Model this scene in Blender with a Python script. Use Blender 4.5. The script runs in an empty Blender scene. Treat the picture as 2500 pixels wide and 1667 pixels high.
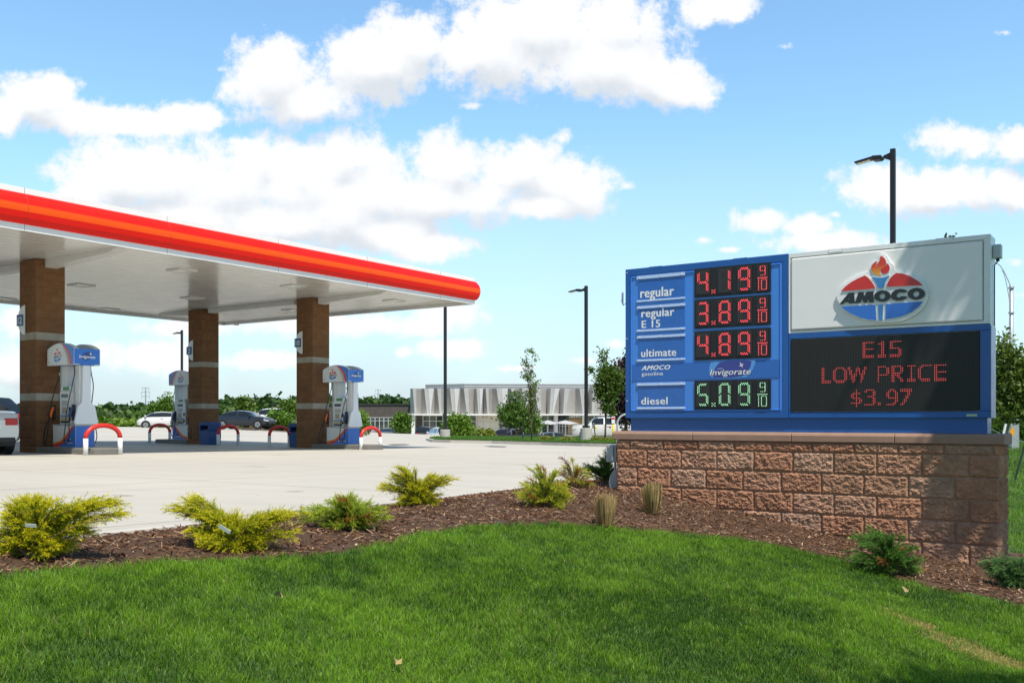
import bpy, bmesh, math, random
import numpy as np
from mathutils import Vector, Matrix

# ------------------------------------------------------------------ scene, camera, light
S = bpy.context.scene
COL = S.collection
random.seed(7)
rng = np.random.default_rng(11)
R = math.radians

F, CX, CY, ZC = 2354.0, 1250.0, 1022.0, 1.0        # focal length and horizon of the photograph, in its pixels
cd = bpy.data.cameras.new("camera"); cam = bpy.data.objects.new("camera", cd); COL.objects.link(cam)
cd.sensor_width = 36.0; cd.lens = F / 2500 * 36; cd.shift_y = (CY - 833.5) / 2500
cd.clip_start = 0.1; cd.clip_end = 4000
cam.location = (0, 0, ZC); cam.rotation_euler = (R(90), 0, 0)
S.camera = cam
S.render.resolution_x = 1024; S.render.resolution_y = 682
S.view_settings.view_transform = 'Standard'; S.view_settings.look = 'None'
S.view_settings.exposure = 0.17; S.view_settings.gamma = 1.0

SUN_EL = 62.0
SUN_DIR = Vector((0.44, -0.898, 0)).normalized()      # horizontal direction towards the sun
az = math.atan2(SUN_DIR.x, SUN_DIR.y)
sd = bpy.data.lights.new("sun", 'SUN'); sd.energy = 5.0; sd.angle = R(0.55); sd.color = (1.0, 0.94, 0.83)
sun = bpy.data.objects.new("sun", sd); COL.objects.link(sun)
tosun = Vector((SUN_DIR.x * math.cos(R(SUN_EL)), SUN_DIR.y * math.cos(R(SUN_EL)), math.sin(R(SUN_EL))))
sun.rotation_euler = tosun.to_track_quat('Z', 'Y').to_euler()
sun.location = (5, -10, 30)

W = bpy.data.worlds.new("World"); S.world = W; W.use_nodes = True
W.cycles.sampling_method = 'MANUAL'; W.cycles.sample_map_resolution = 256
def build_world():
    nt = W.node_tree; N = nt.nodes; L = nt.links; N.clear()
    out = N.new('ShaderNodeOutputWorld'); bg = N.new('ShaderNodeBackground')
    sky = N.new('ShaderNodeTexSky'); sky.sky_type = 'NISHITA'; sky.sun_disc = False
    sky.sun_elevation = R(SUN_EL); sky.sun_rotation = az; sky.air_density = 1.0; sky.dust_density = 0.6; sky.ozone_density = 2.0
    sky.altitude = 200
    tc = N.new('ShaderNodeTexCoord'); sp = N.new('ShaderNodeSeparateXYZ'); L.new(tc.outputs['Generated'], sp.inputs[0])
    def M(op, a, b=None, c=None, clamp=False):
        n = N.new('ShaderNodeMath'); n.operation = op; n.use_clamp = clamp
        for i, x in enumerate((a, b, c)):
            if x is None: continue
            if isinstance(x, (int, float)): n.inputs[i].default_value = x
            else: L.new(x, n.inputs[i])
        return n.outputs[0]
    def V(op, a, b):
        n = N.new('ShaderNodeVectorMath'); n.operation = op
        for i, x in enumerate((a, b)):
            if isinstance(x, tuple): n.inputs[i].default_value = x
            else: L.new(x, n.inputs[i])
        return n.outputs['Value'] if op == 'LENGTH' else n.outputs[0]
    yy = M('MAXIMUM', sp.outputs[1], 0.12)
    U = M('DIVIDE', sp.outputs[0], yy); Vv = M('DIVIDE', sp.outputs[2], yy)
    cb = N.new('ShaderNodeCombineXYZ'); L.new(U, cb.inputs[0]); L.new(Vv, cb.inputs[1])
    P = cb.outputs[0]
    def noise(scale, detail, rough, off=(0, 0, 0), dist=0.0):
        n = N.new('ShaderNodeTexNoise'); n.noise_dimensions = '2D'; n.inputs['Scale'].default_value = scale; n.inputs['Detail'].default_value = detail
        n.inputs['Roughness'].default_value = rough; n.inputs['Distortion'].default_value = dist
        L.new(V('ADD', P, off), n.inputs['Vector'])
        return n.outputs[0]
    # where the clouds stand in the sky: (direction x/y, z/y) centres and radii of each billow
    bl = [  # px, py, rx, ry in photo pixels
        (660,190,105,100),(740,250,140,60),(930,150,150,90),(1010,105,120,75),(1180,130,190,100),(1330,60,210,110),(1480,150,190,90),(1560,190,150,62),(1650,215,100,45),(1500,60,130,90),(1760,20,90,45),
        (90,240,95,60),(140,215,55,40),(210,290,160,40),(370,300,130,36),(470,285,70,32),(20,270,60,55),
        (270,430,130,90),(380,430,200,90),(560,450,220,100),(640,380,80,60),(830,380,110,75),(720,400,120,70),(900,470,200,90),(1100,400,110,82),(1260,400,130,75),(1370,440,115,66),(1420,480,75,46),(1060,480,260,70),(1340,500,140,32),(700,540,260,70),(430,540,260,60),(740,450,190,110),(800,520,200,80),(950,570,140,50),(1040,600,110,38),(1370,335,55,32),(200,480,70,60),(1150,260,60,20),(1730,240,60,16),(1530,455,30,20),(540,170,40,20),(570,345,50,24),(1720,585,40,20),
        (850,790,260,36),(1080,765,105,36),(1110,855,110,26),(990,860,55,22),(640,880,120,25),(350,870,160,50),(60,900,120,60),(430,800,160,25),(60,790,90,40),
        (1500,840,50,22),(1430,880,60,16),(1250,900,90,16),
        (1870,540,75,36),(1960,555,75,32),(2000,590,130,26),(2040,525,22,18),(1780,610,45,12),
        (2150,450,110,45),(2280,470,160,56),(2420,450,130,60),(2480,360,100,60),(2370,345,110,50),(2500,480,120,50),
        (1915,115,45,24),(2450,80,45,16),
        (2480,640,40,22),(2490,720,50,22)]
    big = None; lowf = None
    for (px, py, rx, ry) in bl:
        c = ((px - CX) / F, (CY - py) / F, 0); s = (F / rx / 1.14, F / ry / 1.10, 0)
        d = V('LENGTH', V('MULTIPLY', V('SUBTRACT', P, c), s), (0, 0, 0))
        f = M('SUBTRACT', (0.80 if py > 740 else 1.0) if rx*ry > 1900 else 0.42, d)
        big = f if big is None else M('SMOOTH_MAX', big, f, 0.22)
        if ry >= 56:                                  # the same billow a little lower: where it is stronger, this is an underside
            c2 = ((px - CX) / F + 0.006, (CY - py) / F - 0.026, 0)
            d2 = V('LENGTH', V('MULTIPLY', V('SUBTRACT', P, c2), s), (0, 0, 0))
            f2 = M('SUBTRACT', 1.0, d2)
            lowf = f2 if lowf is None else M('SMOOTH_MAX', lowf, f2, 0.25)
    n1 = noise(9.0, 8.0, 0.62, (3.1, 0, 1.7)); n2 = noise(38.0, 4.0, 0.65, (7.7, 2.0, 0.3))
    nn = M('ADD', M('MULTIPLY', M('SUBTRACT', n1, 0.5), 1.35), M('MULTIPLY', M('SUBTRACT', n2, 0.5), 1.3))
    dens = M('ADD', big, nn)
    mr = N.new('ShaderNodeMapRange'); mr.interpolation_type = 'SMOOTHSTEP'
    L.new(dens, mr.inputs[0]); mr.inputs[1].default_value = -0.20; mr.inputs[2].default_value = 0.42
    # thin veil near the horizon
    veil = N.new('ShaderNodeMapRange'); L.new(Vv, veil.inputs[0]); veil.inputs[1].default_value = 0.0; veil.inputs[2].default_value = 0.30
    veil.inputs[3].default_value = 0.88; veil.inputs[4].default_value = 0.0
    nv = noise(6.0, 2.0, 0.6, (0.4, 9.0, 2.0)); veil2 = M('MULTIPLY', veil.outputs[0], M('MULTIPLY', M('ADD', M('MULTIPLY', nv, .5), 0.75), M('GREATER_THAN', sp.outputs[1], 0.0)), clamp=True)
    mask = mr.outputs[0]
    # shading: undersides and inner folds slightly grey
    und = N.new('ShaderNodeMapRange'); und.interpolation_type = 'SMOOTHSTEP'
    n4 = noise(9.0, 4.0, 0.58, (3.1, 0.022, 1.7))
    fold = M('MULTIPLY', M('SUBTRACT', n4, n1), 1.5)
    L.new(M('ADD', M('SUBTRACT', lowf, big), fold), und.inputs[0]); und.inputs[1].default_value = -0.22; und.inputs[2].default_value = 0.62
    mix = N.new('ShaderNodeMix'); mix.data_type = 'RGBA'
    L.new(und.outputs[0], mix.inputs[0]); mix.inputs[6].default_value = (.895, .905, .92, 1); mix.inputs[7].default_value = (0.66, 0.705, 0.76, 1)
    # sky light
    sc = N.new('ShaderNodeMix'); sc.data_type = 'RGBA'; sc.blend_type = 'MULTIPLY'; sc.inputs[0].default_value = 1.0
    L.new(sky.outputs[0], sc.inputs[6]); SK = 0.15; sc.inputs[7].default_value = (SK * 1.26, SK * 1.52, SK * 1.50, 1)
    # sky dimmed overhead and behind the camera to cut fill in shaded areas
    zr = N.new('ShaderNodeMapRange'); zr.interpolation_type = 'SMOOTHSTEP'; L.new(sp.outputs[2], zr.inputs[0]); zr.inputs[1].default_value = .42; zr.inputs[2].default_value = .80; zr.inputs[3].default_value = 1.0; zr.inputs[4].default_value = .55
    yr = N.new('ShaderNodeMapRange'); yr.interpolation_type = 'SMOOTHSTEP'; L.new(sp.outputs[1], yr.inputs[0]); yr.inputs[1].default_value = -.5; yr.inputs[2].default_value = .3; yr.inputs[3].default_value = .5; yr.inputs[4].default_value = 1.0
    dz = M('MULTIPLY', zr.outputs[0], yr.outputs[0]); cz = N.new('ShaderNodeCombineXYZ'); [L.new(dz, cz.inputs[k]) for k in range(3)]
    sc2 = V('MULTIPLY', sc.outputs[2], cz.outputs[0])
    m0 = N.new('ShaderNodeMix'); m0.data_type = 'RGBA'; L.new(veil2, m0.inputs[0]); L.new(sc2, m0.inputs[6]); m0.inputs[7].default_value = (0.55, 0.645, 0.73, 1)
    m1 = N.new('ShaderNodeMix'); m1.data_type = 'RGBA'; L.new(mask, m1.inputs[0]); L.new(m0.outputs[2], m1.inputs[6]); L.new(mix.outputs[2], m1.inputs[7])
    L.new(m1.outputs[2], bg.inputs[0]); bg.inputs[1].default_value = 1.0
    L.new(bg.outputs[0], out.inputs[0])
build_world()

# ------------------------------------------------------------------ the site frame and the lie of the land
TH = R(-34.5); CT, ST = math.cos(TH), math.sin(TH)
def XY(u, v): return (u * CT - v * ST, u * ST + v * CT)
def UV(x, y): return (x * CT + y * ST, -x * ST + y * CT)
def ss(t):
    t = np.clip(t, 0, 1); return t * t * (3 - 2 * t)
def h_site(u, v):
    u = np.asarray(u, float); v = np.asarray(v, float)
    x = u * CT - v * ST; y = u * ST + v * CT
    D = np.clip(-25 - u, 0, 62)
    h = 0.72 + 0.0135 * np.minimum(v, 200) - 0.0075 * D
    h = h + 0.20 * ss((x + 15) / 12) * ss((y - 40) / 40) - 0.25 * ss((-12 - x) / 12) * ss((y - 50) / 25)
    h = h + 1.15 * ss((y - 97) / 4) * ss((x + 45) / 8)
    return h
def pix_site(px, py):
    r = (px - CX) / F; q = (py - CY) / F; lo = 2.0
    Y = 2.0
    while Y < 400:
        u, v = UV(r * Y, Y)
        if float(h_site(u, v)) <= q * Y: break
        Y *= 1.004
    return UV(r * Y, Y)
EDGE = [pix_site(*p) for p in ((201, 1317), (449, 1291), (917, 1239), (1105, 1217), (1445, 1175))]
EV = [-14.0, 0.0] + [e[1] for e in EDGE] + [18.0, 60.0]; EU = [-5.4, -6.0] + [e[0] for e in EDGE] + [-7.3, -7.6]
def edge_u(v): return np.interp(v, EV, EU)
HLd = [0, .6, 1.5, 3, 5.2, 8, 14, 40]; HLh = [.78, .79, .85, 1.06, 1.42, 1.60, 1.64, 1.60]
def h_all(u, v):
    u = np.asarray(u, float); v = np.asarray(v, float)
    e = edge_u(v); d = u - e; hs = h_site(u, v)
    hl = np.interp(d, HLd, HLh)
    return np.where(d > 0, hs + (hl - hs) * ss(d / 1.2), hs)
def zg(u, v): return ZC - float(h_all(u, v))
def at(px, py):
    """point of the ground seen at a pixel of the photograph: x, y, z"""
    r = (px - CX) / F; q = (py - CY) / F; Y = 2.0
    while Y < 400:
        u, v = UV(r * Y, Y)
        if float(h_all(u, v)) <= q * Y: break
        Y *= 1.003
    return Vector((r * Y, Y, ZC - q * Y))
def atY(px, Y, py=None):
    x = (px - CX) / F * Y; u, v = UV(x, Y)
    return Vector((x, Y, zg(u, v) if py is None else ZC - (py - CY) / F * Y))

# ------------------------------------------------------------------ object helpers
def tag(o, label=None, cat=None, group=None, kind=None):
    if label: o['label'] = label
    if cat: o['category'] = cat
    if group: o['group'] = group
    if kind: o['kind'] = kind
    return o
def empty(name, loc, rz=0.0, label=None, cat=None, group=None):
    o = bpy.data.objects.new(name, None); COL.objects.link(o); o.location = loc; o.rotation_euler = (0, 0, rz)
    o.empty_display_size = 0.2
    return tag(o, label, cat, group)
def copy_tree(o, parent=None):
    c = o.copy(); COL.objects.link(c); c.parent = parent
    for ch in list(o.children): copy_tree(ch, c)
    return c
def link_mesh(name, me, mats, parent=None):
    o = bpy.data.objects.new(name, me); COL.objects.link(o)
    for m in (mats if isinstance(mats, (list, tuple)) else [mats]): me.materials.append(m)
    if parent: o.parent = parent
    return o

class MB:
    def __init__(s): s.v = []; s.f = []; s.m = []; s.mi = 0
    def quad(s, a, b, c, d): i = len(s.v); s.v += [a, b, c, d]; s.f.append((i, i+1, i+2, i+3)); s.m.append(s.mi)
    def box(s, x0, x1, y0, y1, z0, z1):
        i = len(s.v)
        s.v += [(x0,y0,z0),(x1,y0,z0),(x1,y1,z0),(x0,y1,z0),(x0,y0,z1),(x1,y0,z1),(x1,y1,z1),(x0,y1,z1)]
        for f in ((0,3,2,1),(4,5,6,7),(0,1,5,4),(1,2,6,5),(2,3,7,6),(3,0,4,7)):
            s.f.append(tuple(i+k for k in f)); s.m.append(s.mi)
        return s
    def prism(s, poly, y0, y1, axis='y'):
        """poly of (a,b) extruded along an axis: y -> (a,y,b), x -> (x,a,b), z -> (a,b,z)"""
        n = len(poly); i = len(s.v)
        def mk(p, t): return (p[0], t, p[1]) if axis == 'y' else ((t, p[0], p[1]) if axis == 'x' else (p[0], p[1], t))
        s.v += [mk(p, y0) for p in poly] + [mk(p, y1) for p in poly]
        s.f.append(tuple(range(i, i+n))); s.f.append(tuple(range(i+2*n-1, i+n-1, -1))); s.m += [s.mi]*2
        for k in range(n): s.f.append((i+k, i+n+k, i+n+(k+1) % n, i+(k+1) % n)); s.m.append(s.mi)
        return s
    def tube(s, pts, rad, n=8, cap=True):
        pts = [Vector(p) for p in pts]
        if not hasattr(rad, '__len__'): rad = [rad]*len(pts)
        i0 = len(s.v); ref = None
        for k, p in enumerate(pts):
            t = (pts[min(k+1, len(pts)-1)] - pts[max(k-1, 0)]).normalized()
            if ref is None: ref = Vector((0, 0, 1)) if abs(t.z) < 0.9 else Vector((1, 0, 0))
            a = (ref - t*ref.dot(t)).normalized(); b = t.cross(a); ref = a
            for j in range(n):
                q = p + (a*math.cos(2*math.pi*j/n) + b*math.sin(2*math.pi*j/n))*rad[k]
                s.v.append(tuple(q))
        for k in range(len(pts)-1):
            for j in range(n):
                a0 = i0+k*n+j; a1 = i0+k*n+(j+1) % n
                s.f.append((a0, a1, a1+n, a0+n)); s.m.append(s.mi)
        if cap:
            s.f.append(tuple(i0+n-1-j for j in range(n))); e = i0+(len(pts)-1)*n
            s.f.append(tuple(e+j for j in range(n))); s.m += [s.mi]*2
        return s
    def disc(s, x, y, z, r, n=6):                  # small flat disc facing -y
        i = len(s.v); s.v += [(x+r*math.cos(2*math.pi*j/n), y, z+r*math.sin(2*math.pi*j/n)) for j in range(n)]
        s.f.append(tuple(i+j for j in range(n))); s.m.append(s.mi)
    def build(s, name, mats, parent=None, smooth=False, bevel=0.0, seg=2):
        me = bpy.data.meshes.new(name); me.from_pydata(s.v, [], s.f); me.update()
        o = link_mesh(name, me, mats, parent)
        if isinstance(mats, (list, tuple)): me.polygons.foreach_set('material_index', s.m)
        bm = bmesh.new(); bm.from_mesh(me); bmesh.ops.recalc_face_normals(bm, faces=bm.faces[:]) if len(s.f) < 4000 and not s.__dict__.get('keep') else None
        bm.to_mesh(me); bm.free()
        if smooth: me.polygons.foreach_set('use_smooth', [True]*len(me.polygons))
        if bevel:
            md = o.modifiers.new('bevel', 'BEVEL'); md.width = bevel; md.segments = seg; md.limit_method = 'ANGLE'; md.angle_limit = R(40)
            md.harden_normals = False
        return o

def np_mesh(name, verts, quads, mats, parent=None, tris=None, color=None, smooth=False):
    me = bpy.data.meshes.new(name)
    verts = np.asarray(verts, np.float32); nv = len(verts)
    q = np.zeros((0, 4), np.int32) if quads is None else np.asarray(quads, np.int32)
    t = np.zeros((0, 3), np.int32) if tris is None else np.asarray(tris, np.int32)
    me.vertices.add(nv); me.vertices.foreach_set('co', verts.ravel())
    me.loops.add(len(q)*4 + len(t)*3); me.loops.foreach_set('vertex_index', np.concatenate([q.ravel(), t.ravel()]).astype(np.int32))
    me.polygons.add(len(q)+len(t))
    st = np.concatenate([np.arange(len(q))*4, len(q)*4 + np.arange(len(t))*3]).astype(np.int32)
    me.polygons.foreach_set('loop_start', st)
    me.polygons.foreach_set('use_smooth', np.full(len(q)+len(t), smooth, bool))
    me.update(calc_edges=True); me.validate()
    if color is not None:
        ca = me.color_attributes.new('Col', 'FLOAT_COLOR', 'POINT')
        c = np.ones((nv, 4), np.float32); c[:, :3] = color; ca.data.foreach_set('color', c.ravel())
    return link_mesh(name, me, mats, parent)

def curve_mesh(build, tr):
    me = bpy.data.meshes.new_from_object(build); 
    return me
def text_mesh(txt, thick=0.0, bold=0.0, shear=0.0, space=1.0, width=None, height=None, align='LEFT', xs=1.0):
    """text standing in the x-z plane, facing -y; returns a mesh"""
    cu = bpy.data.curves.new('text', 'FONT'); cu.body = txt; cu.size = 1.0; cu.shear = shear; cu.space_character = space
    cu.resolution_u = 3; cu.align_x = 'LEFT'; cu.fill_mode = 'BOTH' if thick > 0 else 'FRONT'
    o = bpy.data.objects.new('text', cu); COL.objects.link(o)
    dg = bpy.context.evaluated_depsgraph_get(); me = bpy.data.meshes.new_from_object(o.evaluated_get(dg))
    n = len(me.vertices); co = np.zeros(n*3, np.float32); me.vertices.foreach_get('co', co); co = co.reshape(-1, 3)
    w = co[:, 0].max()-co[:, 0].min(); cap = 0.73
    sz = (height/cap) if height else 1.0
    sx = (width/w) if width else sz*xs
    if not height: sz = sx
    x0 = co[:, 0].min(); ww = w*sx
    off = {'LEFT': 0, 'CENTER': ww/2, 'RIGHT': ww}[align]
    nc = np.zeros_like(co); nc[:, 0] = (co[:, 0]-x0)*sx-off; nc[:, 2] = co[:, 1]*sz; nc[:, 1] = 0
    if bold > 0:                                    # heavier strokes: the outline laid down again a hair aside
        nc[:, 0] = nc[:, 0]*(1-2*bold*sz/ww)
        polys = [tuple(p.vertices) for p in me.polygons]; V = []; Fc = []
        for k, (dx, dz) in enumerate(((-1, -.4), (1, .4), (-1, .4), (1, -.4), (0, 0))):
            q = nc.copy(); q[:, 0] += dx*bold*sz*.8; q[:, 2] += dz*bold*sz*.7; q[:, 1] -= k*.00012
            Fc += [tuple(i+len(V) for i in p) for p in polys]; V += [tuple(r) for r in q]
        me2 = bpy.data.meshes.new('text'); me2.from_pydata(V, [], Fc); me2.update(); bpy.data.meshes.remove(me); me = me2
        bpy.data.objects.remove(o); bpy.data.curves.remove(cu); return solid_front(me, 0)
    me.vertices.foreach_set('co', nc.ravel()); me.update()
    bpy.data.objects.remove(o); bpy.data.curves.remove(cu)
    if thick > 0: pass
    return solid_front(me, thick)
def solid_front(me, thick):
    if thick <= 0:
        bm = bmesh.new(); bm.from_mesh(me)
        for f in bm.faces:
            if f.normal.y > 0: f.normal_flip()
        bm.to_mesh(me); bm.free(); return me
    bm = bmesh.new(); bm.from_mesh(me)
    bmesh.ops.remove_doubles(bm, verts=bm.verts[:], dist=1e-6)
    for f in bm.faces:
        f.normal_update()
        if f.normal.y > 0: f.normal_flip()
    g = bmesh.ops.extrude_face_region(bm, geom=bm.faces[:])
    bmesh.ops.translate(bm, verts=[v for v in g['geom'] if isinstance(v, bmesh.types.BMVert)], vec=(0, -thick, 0))
    bmesh.ops.recalc_face_normals(bm, faces=bm.faces[:])
    bm.to_mesh(me); bm.free(); return me
def loops_mesh(loops, thick=0.0):
    """closed loops of (x,z) filled (inner loops are holes), standing in x-z facing -y"""
    cu = bpy.data.curves.new('shape', 'CURVE'); cu.dimensions = '2D'; cu.fill_mode = 'BOTH'
    for lp in loops:
        sp_ = cu.splines.new('POLY'); sp_.points.add(len(lp)-1); sp_.use_cyclic_u = True
        for i, p in enumerate(lp): sp_.points[i].co = (p[0], p[1], 0, 1)
    o = bpy.data.objects.new('shape', cu); COL.objects.link(o)
    dg = bpy.context.evaluated_depsgraph_get(); me = bpy.data.meshes.new_from_object(o.evaluated_get(dg))
    n = len(me.vertices); co = np.zeros(n*3, np.float32); me.vertices.foreach_get('co', co); co = co.reshape(-1, 3)
    nc = np.zeros_like(co); nc[:, 0] = co[:, 0]; nc[:, 2] = co[:, 1]; me.vertices.foreach_set('co', nc.ravel()); me.update()
    bpy.data.objects.remove(o); bpy.data.curves.remove(cu)
    return solid_front(me, thick)
def smooth_loop(pts, it=2, keep=()):
    """Chaikin corner cutting"""
    for _ in range(it):
        n = len(pts); out = []
        for i in range(n):
            a, b = pts[i], pts[(i+1) % n]
            out += [(a[0]*.75+b[0]*.25, a[1]*.75+b[1]*.25), (a[0]*.25+b[0]*.75, a[1]*.25+b[1]*.75)]
        pts = out
    return pts
def ellipse(cx, cz, rx, rz, n=36, rot=0.0):
    out = []
    for i in range(n):
        a = 2*math.pi*i/n; x, z = rx*math.cos(a), rz*math.sin(a)
        out.append((cx+x*math.cos(rot)-z*math.sin(rot), cz+x*math.sin(rot)+z*math.cos(rot)))
    return out
def put(me, name, mat, parent, x=0, y=0, z=0):
    o = link_mesh(name, me, mat, parent); o.location = (x, y, z); return o

# numpy value noise
def _h(ix, iy, iz):
    n = (ix*374761393 + iy*668265263 + iz*2147483647) & 0xffffffff
    n = ((n ^ (n >> 13))*1274126177) & 0xffffffff
    return ((n ^ (n >> 16)) & 0xffff)/65535.0
def vnoise(p):
    p = np.asarray(p, float); i = np.floor(p).astype(np.int64); f = p-i; f = f*f*(3-2*f); r = 0
    for a in (0, 1):
        for b in (0, 1):
            for c in (0, 1):
                w = (f[:, 0] if a else 1-f[:, 0])*(f[:, 1] if b else 1-f[:, 1])*(f[:, 2] if c else 1-f[:, 2])
                r = r + w*_h(i[:, 0]+a, i[:, 1]+b, i[:, 2]+c)
    return r
def fbm(p, o=4, g=0.5):
    p = np.asarray(p, float); s = 0; a = 1; t = 0
    for k in range(o): s = s+a*vnoise(p*(2.03**k)+k*17.3); t += a; a *= g
    return s/t

# ------------------------------------------------------------------ materials
def mat(name, col=(.5, .5, .5), rough=.6, metal=0.0, spec=0.5, emit=None, es=0.0, bump=0.0, bscale=40, var=0.0, vscale=4.0, coat=0.0, attr=False, transl=0.0, alpha=1.0, detail=6, bdist=0.01):
    m = bpy.data.materials.new(name); m.use_nodes = True; nt = m.node_tree; N = nt.nodes; L = nt.links
    b = N['Principled BSDF']; b.inputs['Base Color'].default_value = (*col, 1); b.inputs['Roughness'].default_value = rough
    b.inputs['Metallic'].default_value = metal; b.inputs['Specular IOR Level'].default_value = spec; b.inputs['Coat Weight'].default_value = coat
    tc = N.new('ShaderNodeTexCoord'); src = None
    if attr:
        at_ = N.new('ShaderNodeAttribute'); at_.attribute_name = 'Col'; src = at_.outputs['Color']
    if var > 0:
        n = N.new('ShaderNodeTexNoise'); n.inputs['Scale'].default_value = vscale; n.inputs['Detail'].default_value = detail; n.inputs['Roughness'].default_value = .6
        L.new(tc.outputs['Object'], n.inputs['Vector'])
        mr = N.new('ShaderNodeMapRange'); L.new(n.outputs[0], mr.inputs[0]); mr.inputs[1].default_value = .25; mr.inputs[2].default_value = .75
        mr.inputs[3].default_value = 1-var; mr.inputs[4].default_value = 1+var
        mx = N.new('ShaderNodeMix'); mx.data_type = 'RGBA'; mx.blend_type = 'MULTIPLY'; mx.inputs[0].default_value = 1
        if src: L.new(src, mx.inputs[6])
        else: mx.inputs[6].default_value = (*col, 1)
        cbn = N.new('ShaderNodeCombineColor')
        for k in range(3): L.new(mr.outputs[0], cbn.inputs[k])
        L.new(cbn.outputs[0], mx.inputs[7]); src = mx.outputs[2]
        # roughness breaks up as well
        mr2 = N.new('ShaderNodeMapRange'); L.new(n.outputs[0], mr2.inputs[0]); mr2.inputs[3].default_value = max(rough-.12, .03); mr2.inputs[4].default_value = min(rough+.12, 1)
        L.new(mr2.outputs[0], b.inputs['Roughness'])
    if src: L.new(src, b.inputs['Base Color'])
    if bump > 0:
        n = N.new('ShaderNodeTexNoise'); n.inputs['Scale'].default_value = bscale; n.inputs['Detail'].default_value = 8; n.inputs['Roughness'].default_value = .65
        L.new(tc.outputs['Object'], n.inputs['Vector']); bp = N.new('ShaderNodeBump'); bp.inputs['Strength'].default_value = bump; bp.inputs['Distance'].default_value = bdist
        L.new(n.outputs[0], bp.inputs['Height']); L.new(bp.outputs[0], b.inputs['Normal'])
    if emit: b.inputs['Emission Color'].default_value = (*emit, 1); b.inputs['Emission Strength'].default_value = es
    if alpha < 1: b.inputs['Alpha'].default_value = alpha
    if transl > 0:
        tr = N.new('ShaderNodeBsdfTranslucent'); ms = N.new('ShaderNodeMixShader'); ms.inputs[0].default_value = transl
        out = N['Material Output']; L.new(b.outputs[0], ms.inputs[1]); L.new(tr.outputs[0], ms.inputs[2]); L.new(ms.outputs[0], out.inputs[0])
        if src: L.new(src, tr.inputs[0])
        else: tr.inputs[0].default_value = (*col, 1)
    return m
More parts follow.
